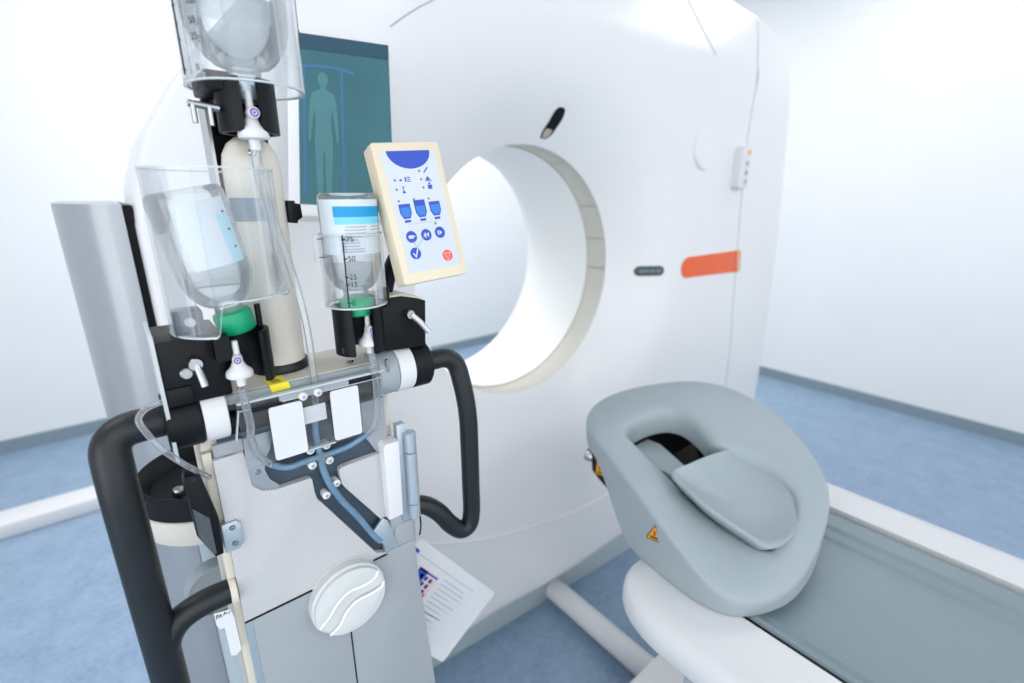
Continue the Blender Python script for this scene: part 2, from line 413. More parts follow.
def face_patch(pts, th=.004, off=0., n=14):
    """a thin plate lying on the curved front, outline in (x,z)"""
    bm = NEW(); cx = sum(p[0] for p in pts)/len(pts); cz = sum(p[1] for p in pts)/len(pts)
    loops = []
    for s in (1., .97, .6, .3):
        loops.append([bm.verts.new(on_face(cx+(x-cx)*s, cz+(z-cz)*s, off+(th if s < 1 else 0))) for x, z in pts])
    c = bm.verts.new(on_face(cx, cz, off+th))
    k = len(pts)
    for A, B in zip(loops, loops[1:]):
        for i in range(k): bm.faces.new((A[i], A[(i+1) % k], B[(i+1) % k], B[i]))
    for i in range(k): bm.faces.new((loops[-1][i], loops[-1][(i+1) % k], c))
    bmesh.ops.recalc_face_normals(bm, faces=bm.faces[:]); return bm
st = disc_pts(1.515, 1.1125, .036, 10, PI/2, 1.5*PI)+[(1.6, 1.075), (1.7, 1.071), (1.8, 1.0665), (1.885, 1.062), (1.872, 1.148), (1.8, 1.1485), (1.7, 1.1485), (1.6, 1.1485)]
o = obj('orange_stripe', face_patch(st, .003), 'orange', g, label='orange stripe with rounded left end')
bm = NEW()
for k in range(5): merge(bm, face_patch([(1.842+k*.007, 1.145), (1.846+k*.007, 1.145), (1.858+k*.007, 1.066), (1.854+k*.007, 1.066)], .002, .003), Matrix())
obj('stripe_grille', bm, 'grille', o)
def capsule(p, q, r, n=8):
    a = math.atan2(q[1]-p[1], q[0]-p[0])
    return disc_pts(q[0], q[1], r, n, a-PI/2, a+PI/2)+disc_pts(p[0], p[1], r, n, a+PI/2, a+1.5*PI)
o = obj('microphone_slot', face_patch(capsule((1.325, 1.1115), (1.388, 1.1105), .0165), .003), 'slot', g, label='dark oval slot left of the orange stripe')
for p, q in (((1.326, 1.1118), (1.345, 1.1115)), ((1.358, 1.111), (1.366, 1.111)), ((1.379, 1.1108), (1.388, 1.1105))):
    obj('slot_mark', face_patch(capsule(p, q, .0055, 5), .001, .003), 'slot2', o)
mk = [(.9245,1.4933),(.9215,1.5088),(.9265,1.5313),(.9310,1.553),(.9420,1.5624),(.9590,1.5599),(.9640,1.5406),(.9586,1.5179),(.9525,1.4994),(.9419,1.492)]
mk = [tuple(p)[::2] for p in smoothpath([(x, 0, z) for x, z in mk+mk[:1]], 3)][:-1]
o = obj('light_slot', face_patch(mk, .003), 'black', g, label='dark slanted slot above the bore')
obj('slot_lens', face_patch([(.9265,1.4945),(.9245,1.507),(.9275,1.515),(.948,1.512),(.948,1.4995),(.940,1.494)], .001, .003), 'ringline', o)
bm = NEW(); P = smoothpath([(1.487,0,1.535),(1.486,0,1.50),(1.492,0,1.463),(1.52,0,1.438),(1.56,0,1.43)], 8)
tube(bm, [on_face(p.x, p.z, .001) for p in P], lambda t: .003+.006*math.sin(PI*t), 8, smooth=False)
obj('grip_ridge', bm, 'shell', g)
bm = NEW(); prism(bm, rrect(1.735, 1.80, 1.37, 1.51, .016), .868, .915, bev=.008)
o = obj('control_box', bm, 'white', g, label='small white box with controls on the right of the scanner')
obj('indicator', prism(NEW(), disc_pts(1.775, 1.492, .008, 12), .866, .869), 'amber', o)
for z in (1.455, 1.425, 1.395): obj('button', prism(NEW(), disc_pts(1.77, z, .008, 12), .866, .869), 'lgrey', o)

# tablet docked on the gantry front
tb = thing('display_tablet', 'dark teal display in a white frame on the scanner front', 'screen', (.33, .88, 1.31))
TM = Matrix.Translation((.3166, .79, 1.4591)) @ Matrix.Rotation(-.3716, 4, 'Z') @ Matrix.Rotation(-.4203, 4, 'X') @ Matrix.Rotation(.0619, 4, 'Y') @ Matrix.Scale(.952, 4)
bm = NEW(); prism(bm, rrect(-.088, .0730, -.164, .1468, .010), 0, .022, bev=.006)
obj('housing', bm, 'shell', tb, mtx=TM)
bm = NEW(); cyl(bm, (.325, .835, 1.44), (.335, .906, 1.44), .035, 24); obj('mount', bm, 'shell', tb)
SW, SHH = .0707, .1446
sc = obj('screen', prism(NEW(), [(-SW, -SHH), (SW, -SHH), (SW, SHH), (-SW, SHH)], -.0012, .002), 'screen', tb, mtx=TM, label='teal screen showing the outline of a standing body')
L1 = (-.0017, -.0010)
obj('menu_bar', prism(NEW(), [(-SW, .117), (SW, .117), (SW, SHH), (-SW, SHH)], *L1), 'screenbar', sc, mtx=TM)
fx = -.0345; k = .84; zo = 1.478
def FP(pts): return [(fx+(x+.041)*k, (z-zo)*1.0) for x, z in pts]
bm = NEW(); F0 = -.041
prism(bm, FP(disc_pts(F0, 1.545, .0095, 16, rz=.0125)), *L1)
prism(bm, FP([(F0-.004,1.536),(F0+.004,1.536),(F0+.006,1.527),(F0+.019,1.521),(F0+.0235,1.507),(F0+.026,1.47),(F0+.027,1.44),(F0+.023,1.437),(F0+.0195,1.47),(F0+.0155,1.495),(F0+.0135,1.47),(F0+.016,1.44),
           (F0+.015,1.40),(F0+.0115,1.345),(F0+.003,1.345),(F0+.0015,1.42),(F0-.0015,1.42),(F0-.003,1.345),(F0-.0115,1.345),(F0-.015,1.40),(F0-.016,1.44),(F0-.0135,1.47),(F0-.0155,1.495),(F0-.0195,1.47),(F0-.023,1.437),(F0-.027,1.44),(F0-.026,1.47),(F0-.0235,1.507),(F0-.019,1.521),(F0-.006,1.527)]), *L1)
obj('body_outline', bm, 'screenfig', sc, mtx=TM, smooth=False)
bm = NEW(); A = disc_pts(fx+.005, .082, .045, 14, PI, 0, rz=.011)
prism(bm, A+[(x, z-.006) for x, z in A[::-1]], *L1); obj('bore_arc', bm, 'screenarc', sc, mtx=TM, smooth=False)
for x in (fx-.030, fx+.027): obj('table_line', prism(NEW(), [(x, -.13), (x+.004, -.13), (x+.004, .085), (x, .085)], -.0015, -.0010), 'screenarc', sc, mtx=TM, smooth=False)

# cable trunking on the floor near the back wall, tube between gantry and table
tag(obj('cable_trunking', box(NEW(), -2.2, .32, 2.6, 2.74, 0, .065, .008), 'rail'), 'long white cable trunking on the floor at the far left', 'trunking')

# ------------------------------------------------------------------ patient table
t = thing('patient_table', 'grey patient table with white side rails in front of the scanner', 'table', (.89, -.3, 0))
def railmesh(side):
    """long rail with a rounded nose, section in (x,z) swept along y"""
    bm = NEW()
    if side < 0: sec = [(.677,.70),(.605,.700),(.575,.699),(.562,.694),(.555,.684),(.553,.662),(.560,.645),(.677,.640)]
    else: sec = [(1.112,.70),(1.19,.70),(1.215,.696),(1.228,.684),(1.232,.665),(1.226,.645),(1.21,.635),(1.112,.635)]
    xin = sec[0][0]; loops = []
    stations = [(-1.5, 1.)]+[(.30+.13*math.sin(a), math.cos(a)**.8 if math.cos(a) > 0 else 0) for a in [i*PI/2/12 for i in range(12)]]+[(.43, .08)]
    for y, k in stations:
        kk = .25+.75*k if k > .08 else .12
        loops.append([bm.verts.new((xin+(x-xin)*kk, y, z if k > .5 else .668+(z-.668)*(.7+.6*k*.5))) for x, z in sec])
    n = len(sec)
    for A, B in zip(loops, loops[1:]):
        for i in range(n): bm.faces.new((A[i], A[(i+1) % n], B[(i+1) % n], B[i]))
    bm.faces.new(loops[0]); bm.faces.new(loops[-1][::-1])
    bmesh.ops.recalc_face_normals(bm, faces=bm.faces[:]); return bm
obj('side_rail', railmesh(-1), 'rail', t); obj('side_rail', railmesh(1), 'rail', t)
bm = NEW()
sec = [(.6888,.60),(.6888,.694),(.691,.698),(.697,.700),(.703,.697),(.706,.692),(.712,.690),(.720,.692),(.724,.690),(.80,.682),(.89,.679),(.985,.682),(1.005,.687),(1.011,.693),(1.016,.688),(1.02,.688),(1.036,.692),(1.043,.699),(1.049,.694),(1.07,.696),(1.085,.70),(1.094,.694),(1.098,.685),(1.098,.60)]
prism(bm, sec, -1.5, .36); obj('bed_top', bm, 'bed', t, label='grey bed surface with long grooves', angle=25)
obj('gap_strip', box(NEW(), .6772, .6885, -1.5, .41, .60, .6945), 'black', t)
obj('gap_strip', box(NEW(), 1.098, 1.1115, -1.5, .41, .60, .672), 'bed', t)
obj('under_frame', box(NEW(), .62, 1.17, -1.45, .30, .54, .634, .01), 'plinth', t)
obj('pedestal', box(NEW(), .72, 1.06, -1.2, .1, .2, .55, .02), 'lgrey', t)
obj('floor_base', box(NEW(), .62, 1.16, -1.4, .515, 0, .20, .012), 'rail', t)
obj('link_tube', cyl(NEW(), (.975, .50, .04), (.975, .965, .04), .036, 20), 'white', t, label='white tube along the floor from table base to scanner plinth')
# black carrier with orange warning under the head holder
bm = NEW(); prism(bm, [(.612,.8362),(.589,.8213),(.565,.8046),(.512,.768),(.46,.735),(.36,.70),(.36,.672),(.44,.665),(.52,.735),(.588,.766),(.606,.778)], .72, 1.04, 'x', bev=.002)
ca_ = obj('carrier', bm, 'black', t, label='black carrier below the head holder')
obj('lock_knob', lathe(NEW(), [(.012,0),(.014,.003),(.014,.018),(.010,.021)], (.735,.612,.803), (-.25,.95,0), 20), 'steel', ca_)
obj('carrier_arm', prism(NEW(), [(1.0078,.6579),(1.085,.6098),(.937,.4776),(.8849,.4877),(.9321,.6014)], .745, .78, 'z', bev=.003), 'black', t)

# ------------------------------------------------------------------ head holder
hh = thing('head_holder', 'grey moulded head holder with oval opening at the table end', 'head holder', (.89, .35, .70))
# rim in room coordinates (x, y, z), clockwise from the near nose
rim = [(0.7217, 0.6211, 0.87), (0.6852, 0.5297, 0.855), (0.6636, 0.4587, 0.835), (0.6512, 0.3999, 0.81), (0.6447, 0.3495, 0.785), (0.6434, 0.3074, 0.762), (0.6499, 0.271, 0.745), (0.672, 0.2402, 0.735), (0.7213, 0.2153, 0.733), (0.7844, 0.203, 0.738), (0.8748, 0.2079, 0.757), (0.9698, 0.2286, 0.785), (1.0191, 0.2565, 0.81), (1.053, 0.3032, 0.84), (1.0969, 0.3752, 0.868), (1.1126, 0.4401, 0.885), (1.1162, 0.5243, 0.898), (1.0654, 0.5952, 0.905), (0.9757, 0.6499, 0.9), (0.9017, 0.6834, 0.89), (0.8398, 0.6931, 0.88), (0.7764, 0.6736, 0.872)]
hole = [(0.7715, 0.5617, 0.868), (0.8163, 0.5785, 0.878), (0.8671, 0.5689, 0.888), (0.9117, 0.5473, 0.89), (0.9206, 0.5051, 0.888), (0.9051, 0.436, 0.87), (0.9293, 0.3816, 0.85), (0.9454, 0.3319, 0.83), (0.9331, 0.2835, 0.805), (0.8814, 0.2544, 0.783), (0.8207, 0.2483, 0.77), (0.7825, 0.2581, 0.765), (0.7678, 0.2885, 0.772), (0.7605, 0.3637, 0.79), (0.7727, 0.4481, 0.815), (0.7696, 0.5229, 0.85)]
pad = [(0.7472, 0.4347, 0.845), (0.7871, 0.4223, 0.855), (0.8404, 0.4191, 0.852), (0.8858, 0.4119, 0.85), (0.938, 0.402, 0.842), (0.966, 0.363, 0.828), (0.964, 0.315, 0.812), (0.930, 0.270, 0.792), (0.884, 0.247, 0.780), (0.8142, 0.241, 0.779), (0.7564, 0.2503, 0.79), (0.7427, 0.2806, 0.802), (0.7287, 0.3499, 0.825), (0.7335, 0.3935, 0.837)]
def closed(pts, n=4):
    P = [Vector(p) for p in pts]; k = len(P); out = []
    for i in range(k):
        a, b, c, d = P[i-1], P[i], P[(i+1) % k], P[(i+2) % k]
        for j in range(n):
            s = j/n; out.append(.5*((2*b)+(c-a)*s+(2*a-5*b+4*c-d)*s*s+(3*b-a-3*c+d)*s**3))
    return out
def resample(P, N):
    L = [0]; k = len(P)
    for i in range(k): L.append(L[-1]+(P[(i+1) % k]-P[i]).length)
    out = []; i = 0
    for q in range(N):
        s = L[-1]*q/N
        while L[i+1] < s: i += 1
        f = (s-L[i])/max(1e-9, L[i+1]-L[i]); out.append(P[i].lerp(P[(i+1) % k], f))
    return out
def by_angle(P, c, N):
    """resample a closed outline at even plan angles about c"""
    k = len(P); out = []
    ang = [math.atan2(p.y-c[1], p.x-c[0]) for p in P]
    for q in range(N):
        a = -PI+2*PI*q/N; best = None
        for i in range(k):
            a0, a1 = ang[i], ang[(i+1) % k]; d = (a1-a0+PI) % (2*PI)-PI; e = (a-a0+PI) % (2*PI)-PI
            if (d > 0 and 0 <= e <= d) or (d < 0 and d <= e <= 0):
                f = e/d if d else 0; p = P[i].lerp(P[(i+1) % k], f)
                r = math.hypot(p.x-c[0], p.y-c[1])
                if best is None or r > best[0]: best = (r, p)
        out.append(best[1] if best else P[q*k//N].copy())
    return out
N = 96
R_ = closed(rim); H_ = closed(hole)
hc = sum((Vector(p) for p in hole), Vector())/len(hole)
Ra = by_angle(R_, hc, N); Ha = by_angle(H_, hc, N)
bm = NEW(); loops = []
def loop(fn): loops.append([bm.verts.new(fn(i)) for i in range(N)])
up = V(-.1, -.2, 1).normalized()
UPZ = V(0, 0, 1)
loop(lambda i: Ha[i].lerp(Ra[i], -.02)-UPZ*.06)
loop(lambda i: Ha[i].lerp(Ra[i], -.03)-UPZ*.025)
loop(lambda i: Ha[i]-UPZ*.006)
loop(lambda i: Ha[i].lerp(Ra[i], .06))
for s in (.2, .4, .6, .8): loop(lambda i, s=s: Ha[i].lerp(Ra[i], s)+UPZ*.005*math.sin(PI*s))
loop(lambda i: Ha[i].lerp(Ra[i], .95)+UPZ*.001)
loop(lambda i: Ha[i].lerp(Ra[i], .985)-UPZ*.0015)
loop(lambda i: Ra[i]-UPZ*.006)
loop(lambda i: Ra[i].lerp(Ha[i], .0)-UPZ*.012)
def skirt(i):
    p = Ra[i]; d = Ha[i].lerp(Ra[i], .97)
    s = sm((p.y-.44)/.16)
    return V(d.x, d.y, .7015+(p.z-.045-.7015)*s)
loop(skirt)
loop(lambda i: (lambda d, p: V(d.x, d.y, .7012+(p.z-.05-.7012)*sm((p.y-.44)/.16)))(Ha[i].lerp(Ra[i], .5), Ra[i]))
loop(lambda i: Ha[i].lerp(Ra[i], -.02)-UPZ*.06)
for A, B in zip(loops, loops[1:]):
    for i in range(N): bm.faces.new((A[i], A[(i+1) % N], B[(i+1) % N], B[i]))
bmesh.ops.remove_doubles(bm, verts=bm.verts[:], dist=1e-5)
bmesh.ops.recalc_face_normals(bm, faces=bm.faces[:])
obj('cradle', bm, 'cushion', hh, angle=60)
obj('inner_lip', prism(NEW(), [(.8306,.5945),(.8736,.5961),(.8773,.5444),(.8362,.4538),(.7861,.4472),(.79,.52)], .795, .812, 'z', bev=.003), 'cushion', hh)
# curved pad in the opening
P_ = resample(closed(pad), 64); pc = sum(P_, Vector())/64
bm = NEW(); loops = []
for s, dz in ((1., -.007), (1.0, -.002), (.98, 0), (.88, -.005), (.72, -.015), (.5, -.025), (.3, -.030)):
    loops.append([bm.verts.new(pc.lerp(p, s)+UPZ*dz) for p in P_])
cv = bm.verts.new(pc-UPZ*.032)
lo = [bm.verts.new(pc.lerp(p, .80)-UPZ*.035) for p in P_]
for A, B in zip([lo]+loops, loops):
    for i in range(64): bm.faces.new((A[i], A[(i+1) % 64], B[(i+1) % 64], B[i]))
for i in range(64): bm.faces.new((loops[-1][i], loops[-1][(i+1) % 64], cv))
bm.faces.new(lo[::-1])
bmesh.ops.recalc_face_normals(bm, faces=bm.faces[:])
obj('head_pad', bm, 'cushion', hh, angle=60, label='curved grey pad inside the opening')
def sticker(pts, m, parent, line, th=.0012, lab=None):
    """warning triangle: three room points"""
    A, B, C = [Vector(p) for p in pts]; n = (B-A).cross(C-A).normalized(); c = (A+B+C)/3
    bm = NEW(); a = [bm.verts.new(p) for p in (A, B, C)]; b = [bm.verts.new(p+n*th) for p in (A, B, C)]
    bm.faces.new(a[::-1]); bm.faces.new(b)
    for i in range(3): bm.faces.new((a[i], a[(i+1) % 3], b[(i+1) % 3], b[i]))
    o = obj('warning_sticker', bm, m, parent, smooth=False, label=lab)
    # dark outline and a small hand symbol
    bm = NEW(); P = [A, B, C]
    for i in range(3):
        p, q = c.lerp(P[i], .9)+n*th, c.lerp(P[(i+1) % 3], .9)+n*th
        tube(bm, [p, q], .0009, 5, smooth=False)
    b0, b1 = (B+C)/2, A
    tube(bm, [c.lerp(B, .42)+n*th, c.lerp(C, .42)+n*th], .0022, 5, smooth=False)
    tube(bm, [c+n*th, c.lerp(A, .35)+n*th], .0018, 5, smooth=False)
    obj('warning_symbol', bm, line, o); return o
STK1 = [(0.652, 0.3971, 0.7968), (0.652, 0.4144, 0.7588), (0.652, 0.3796, 0.7659)]
STK2 = [(.7195, .592, .8119), (.7195, .5951, .774), (.7195, .5597, .7817)]
sticker(STK1, 'amber', hh, 'amberline', lab='amber warning triangle on the side of the holder')
sticker(STK2, 'amber', t, 'amberline', lab='orange warning triangle on the black carrier')

# ------------------------------------------------------------------ contrast injector
ij = thing('contrast_injector', 'grey contrast injector with black handles and bottle holders in the foreground', 'injector', (.14, .6, 0))
obj('housing', box(NEW(), .0305, .228, .513, .60, .58, 1.160, .003), 'beige', ij)
bm = NEW(); prism(bm, [(.504,1.157),(.504,1.164),(.507,1.167),(.583,1.167),(.583,1.157)], .034, .236, 'x')
obj('top_plate', bm, 'beige', ij)
obj('front_trim', box(NEW(), .060, .225, .5015, .504, 1.157, 1.1662), 'mgrey', ij, label='grey metal strip along the top edge')
# perforated door with dark channel
DP = [(.038,1.1046),(.0645,1.1059),(.0655,1.095),(.0662,1.079),(.0672,1.066),(.0748,1.0567),(.0868,1.0528),(.1225,1.0523),(.125,1.050),(.1258,1.0336),(.1275,1.0235),(.1317,1.0168),(.1885,.9178),(.205,.9105),(.0375,.9095)]
dp = obj('perforated_door', prism(NEW(), DP, .500, .508, bev=.0008), 'perf', ij, label='light grey door of fine perforated sheet')
DR = [(.2103,.9445),(.1600,1.0235),(.1560,1.031),(.1543,1.0477),(.1560,1.0510),(.1617,1.0526),(.2109,1.0535)]
obj('perforated_door', prism(NEW(), DR, .500, .508, bev=.0008), 'perf', ij, label='small perforated piece beside the hinge')
obj('channel_back', box(NEW(), .045, .214, .5085, .5125, .911, 1.156), 'dark', ij, label='dark slate channel behind the tubes')
obj('channel_plate', prism(NEW(), [(.0655,1.095),(.0665,1.118),(.092,1.119),(.092,1.108),(.0895,1.100),(.083,1.090),(.081,1.078),(.084,1.066),(.0935,1.0535),(.0868,1.0532),(.0748,1.0570),(.0672,1.066),(.0662,1.079)], .503, .508), 'steel', ij, label='rounded steel plate at the left end of the channel')
obj('screw', cyl(NEW(), (.0745,.5032,1.078), (.0745,.5015,1.078), .003, 14, .0005), 'chrome', ij)
obj('trim_plate', box(NEW(), .040, .0655, .5035, .508, 1.1062, 1.119), 'lgrey', ij)
obj('trim_plate', prism(NEW(), [(.188,1.082),(.188,1.122),(.2165,1.122),(.2165,1.0535),(.203,1.0535)], .5035, .508), 'lgrey', ij)
obj('frame_edge', box(NEW(), .0305, .038, .506, .513, .60, 1.112), 'beige', ij)
obj('door_strip', box(NEW(), .0375, .0445, .4995, .510, .60, .9085), 'alu', ij, label='bright metal strip on the left edge of the lower door')
obj('channel_end', prism(NEW(), [(.1828,.9494),(.2000,.9658),(.2062,.9599),(.2165,.9139),(.2055,.9166)], .4965, .5, bev=.0008), 'alu', ij)
# lower doors
obj('door', prism(NEW(), [(.0445,.908),(.200,.909),(.203,.906),(.2405,.902),(.2405,.9),(.1462,.83),(.1462,.60),(.0445,.60)][:1]+[(.1452,.9082),(.1452,.60),(.0445,.60)], .499, .512, bev=.001), 'lgrey', ij, label='lower left door')
obj('door', prism(NEW(), [(.1464,.9082),(.2005,.909),(.2015,.9125),(.2415,.9125),(.2435,.86),(.2560,.69),(.262,.60),(.1464,.60)], .499, .512, bev=.001), 'lgrey', ij, label='lower right door')
obj('step_plate', prism(NEW(), [(.206,.9135),(.206,.9155),(.214,.9345),(.216,.945),(.241,.945),(.2415,.9135)], .4985, .512, bev=.0008), 'lgrey', ij)
obj('seam', box(NEW(), .0375, .203, .4987, .5, .9085, .9097), 'black', ij)
obj('seam', box(NEW(), .1452, .1464, .4985, .5, .60, .90), 'black', ij)
# round knob with a wave
kx, kz, kr = .1458, .8835, .0452
kn = obj('knob', lathe(NEW(), [(.0, -.0), (kr*.93, 0), (kr, .003), (kr, .014), (kr+.001, .0145)], (kx, .485, kz), (0, 1, 0), 48), 'knob', ij, label='round grey knob with wavy ridges')
ang = math.radians(22); ca, sa = math.cos(ang), math.sin(ang)
def kp(u, v): return (kx+(u*ca-v*sa)*kr, kz+(u*sa+v*ca)*kr)
W1 = [(-.93,.02),(-.6,.12),(-.25,.30),(.1,.33),(.45,.16),(.75,.10),(.93,.22)]
W2 = [(-.86,-.40),(-.55,-.36),(-.25,-.16),(.1,-.10),(.45,-.24),(.75,-.32),(.90,-.22)]
s1 = [p[:2] for p in [tuple(q) for q in smoothpath([(a, b, 0) for a, b in W1], 5)]]
s2 = [p[:2] for p in [tuple(q) for q in smoothpath([(a, b, 0) for a, b in W2], 5)]]
def arc(a0, a1, r=.95, n=24): return [(r*math.cos(a0+(a1-a0)*k/n), r*math.sin(a0+(a1-a0)*k/n)) for k in range(n+1)]
a_end = math.atan2(s1[-1][1], s1[-1][0]); a_st = math.atan2(s1[0][1], s1[0][0])
obj('knob_plateau', prism(NEW(), [kp(*p) for p in s1[::-1][::1]]+[kp(*p) for p in arc(a_st, a_end)][1:-1], .4805, .4865, bev=.001), 'knob', kn)
b_end = math.atan2(s2[-1][1], s2[-1][0]); b_st = math.atan2(s2[0][1], s2[0][0])+2*PI
obj('knob_plateau', prism(NEW(), [kp(*p) for p in s2]+[kp(*p) for p in arc(b_end+2*PI, b_st)][1:-1], .4805, .4865, bev=.001), 'knob', kn)
for s in (s1, s2):
    obj('knob_ridge_glint', tube(NEW(), [(kp(*p)[0], .4808, kp(*p)[1]) for p in s], .0013, 6, smooth=False), 'ridge_hi', kn)  # highlight on the ridge lines put in as whiter tubes
# round pegs in the channel
for x, z in ((.1268,1.0858),(.1439,1.0858),(.1451,1.0668),(.1267,1.0674),(.1497,1.0355),(.1372,1.0252)):
    p = obj('peg', lathe(NEW(), [(0,0),(.0032,0),(.0045,.001),(.0045,.011)], (x, .497, z), (0, 1, 0), 18), 'white', ij)
    obj('peg_centre', lathe(NEW(), [(0,0),(.0017,0),(.0017,.001)], (x, .4962, z), (0, 1, 0), 12), 'steel', p)
for x, z in ((.1235,1.1540),(.1383,1.1545)):
    p = obj('peg', lathe(NEW(), [(0,0),(.0028,0),(.0042,.001),(.0042,.010)], (x, .484, z), (0, 1, 0), 18), 'white', ij)
    obj('peg_centre', lathe(NEW(), [(0,0),(.0017,0),(.0017,.001)], (x, .4832, z), (0, 1, 0), 12), 'steel', p)
# acrylic guard with white labels
ac = obj('clear_guard', box(NEW(), .0645, .2137, .4895, .4945, 1.0899, 1.1598, .001), 'acryl', ij, label='clear acrylic guard across the tubes')
obj('guard_edge_glow', box(NEW(), .0645, .2137, .4893, .4948, 1.1590, 1.1612), 'acedge', ac)  # these thin pale strips paint the edge glow of the guard
obj('guard_edge_glow', box(NEW(), .0645, .2137, .4889, .4895, 1.1524, 1.1533), 'acedge', ac)
obj('guard_edge_glow', box(NEW(), .1225, .1515, .4892, .4946, 1.0902, 1.0919), 'acedge', ac)
obj('guard_edge_glow', prism(NEW(), [(.0645,1.153),(.0657,1.153),(.0601,1.125),(.0587,1.123)], .489, .494), 'acedge', ac)
bm = NEW()
prism(bm, rrect(.0902,.1219,1.0916,1.1496,.003), .4875, .4890); obj('white_label', bm, 'paper', ac)
bm = NEW(); prism(bm, rrect(.1507,.1812,1.0934,1.1513,.003), .4875, .4890); obj('white_label', bm, 'paper', ac)
obj('white_label', prism(NEW(), rrect(.1235,.1464,1.1195,1.1383,.0008), .4935, .4945), 'paper', ac)
obj('guard_slot', box(NEW(), .0745, .104, .4886, .4898, 1.1488, 1.1537, .0004), 'black', ac)
obj('guard_slot', box(NEW(), .172, .203, .4886, .4898, 1.1535, 1.1582, .0004), 'black', ac)
obj('guard_strip', box(NEW(), .1017, .172, .4888, .4896, 1.1534, 1.1588), 'lgrey', ac)
# cross shaft with end caps
sy, sz = .515, 1.150
obj('shaft', cyl(NEW(), (.05,sy-.004,1.136), (.235,sy-.004,1.136), .013, 20), 'black', ij)
obj('end_cap', cyl(NEW(), (.0085,sy,sz), (.0370,sy,sz), .0275, 40, .002), 'black', ij)
obj('white_collar', cyl(NEW(), (.0370,sy,sz), (.0570,sy,sz), .0278, 40, .001), 'white', ij)
obj('end_cap', cyl(NEW(), (.2535,sy,sz), (.2780,sy,sz), .0285, 40, .002), 'black', ij)
obj('white_collar', cyl(NEW(), (.2335,sy,sz), (.2535,sy,sz), .0285, 40, .001), 'white', ij)
cl = obj('shaft_collar', cyl(NEW(), (.2085,sy,sz), (.2335,sy,sz), .0275, 40, .002), 'mgrey', ij)
obj('collar_clip', prism(NEW(), rrect(.2165,.2200,1.157,1.172,.001), .4885, .492), 'chrome', cl)
# handles
H = .0150
hl = fillet([(.013,.515,1.153), (-.0330,.512,1.153), (-.0335,.502,1.11), (-.0335,.500,.785)], .034, 10)
obj('handle', tube(NEW(), hl, H, 20, smooth=False), 'rubber', ij, label='black tubular handle on the left')
obj('handle', tube(NEW(), [(-.0335,.500,.905),(-.0285,.501,.930),(-.0155,.503,.946),(.006,.504,.9525),(.034,.506,.9515)], .0128, 20), 'rubber', ij, label='lower arm of the left handle')
obj('handle_ferrule', cyl(NEW(), (.030,.506,.9515), (.0365,.506,.9513), .0142, 20, .001), 'beige', ij)
hr = fillet([(.270,.515,1.148), (.3215,.512,1.151), (.3325,.50,1.08), (.3335,.50,.99)], .042, 10)+smoothpath([(.3337,.50,.95),(.3337,.50,.915),(.3290,.50,.8935),(.3150,.501,.8900),(.2990,.503,.9060),(.2830,.506,.9310),(.2640,.512,.9480),(.238,.518,.9535)], 6)
obj('handle', tube(NEW(), hr, .0125, 20, smooth=False), 'rubber', ij, label='black tubular handle on the right')
# hinge on the right
obj('hinge_block', prism(NEW(), [(.2045,.9655),(.2045,1.065),(.208,1.069),(.2245,1.068),(.223,.966)], .488, .507, bev=.0012), 'white', ij)
obj('hinge_bracket', box(NEW(), .2000,.2440,.500,.512,.905,.965,.001), 'lgrey', ij)
obj('hinge_bracket', box(NEW(), .2260,.2380,.4955,.506,.950,1.085,.001), 'alu', ij)
for z0, z1 in ((.953,.973),(.974,1.046),(1.047,1.0735)):
    obj('hinge_barrel', cyl(NEW(), (.2405,.492,z0), (.2405,.492,z1), .0075, 20, .0006), 'alu', ij)
obj('chain', tube(NEW(), [(.2475,.492,.953),(.248,.492,.935),(.2465,.494,.92)], .0011, 6), 'black', ij)
# latch on the left
lp = [(.0117,1.094),(.0135,1.1025),(.0253,1.1005),(.0330,1.0490),(.0314,1.0085),(.0240,1.0080),(.0131,1.0375),(.0128,1.0727)]
la = obj('latch', prism(NEW(), lp, .4900, .507, bev=.0022), 'black', ij, label='black angular latch on the left edge')
obj('latch_face', prism(NEW(), [(.0140,1.069),(.0255,1.0535),(.0255,1.013),(.0234,1.0125),(.0145,1.037)], .4890, .4905), 'latch', la)
obj('latch_hole', prism(NEW(), disc_pts(.0195,1.0975,.0016,10), .4892, .4905), 'ink', la)
lb = obj('latch_bracket', prism(NEW(), [(.0335,1.036),(.047,1.036),(.051,1.031),(.051,1.010),(.046,1.0035),(.0335,1.0035)], .4965, .4998, bev=.0006), 'alu', ij)
for z in (1.0296, 1.0110):
    obj('screw', lathe(NEW(), [(0,0),(.0022,.0004),(.0032,.0022)], (.0428,.4945,z), (0,1,0), 16), 'chrome', lb)
# left clamp block with lever
bl = obj('clamp_block', box(NEW(), .0130,.0640,.492,.560,1.1705,1.2305,.002), 'black', ij, label='black clamp block under the left bottle holder')
obj('clamp_step', box(NEW(), .014,.033,.4895,.495,1.1715,1.188,.001), 'black', bl)
obj('clamp_plate', box(NEW(), .0100,.0130,.490,.562,1.118,1.236), 'acedge', bl, label='pale edge plate beside the clamp')
obj('lever', tube(NEW(), [(.0393,.484,1.2070),(.0400,.482,1.2030),(.0418,.478,1.1885)], .0034, 12, smooth=False), 'chrome', bl, label='chrome clamp lever')
obj('lever_hub', lathe(NEW(), [(0,0),(.0052,0),(.006,.0015),(.006,.012)], (.0385,.481,1.2085), (0,1,0), 20), 'chrome', bl)
obj('screw', lathe(NEW(), [(0,0),(.0042,0),(.0052,.001),(.0052,.005)], (.0312,.4885,1.1995), (0,1,0), 20), 'chrome', bl)
obj('shield_bracket', box(NEW(), .030,.052,.495,.520,1.2310,1.2530,.001), 'dark', bl)
obj('screw', lathe(NEW(), [(0,0),(.003,0),(.0042,.001),(.0042,.004)], (.0415,.4925,1.2435), (0,1,0), 20), 'cream', bl)
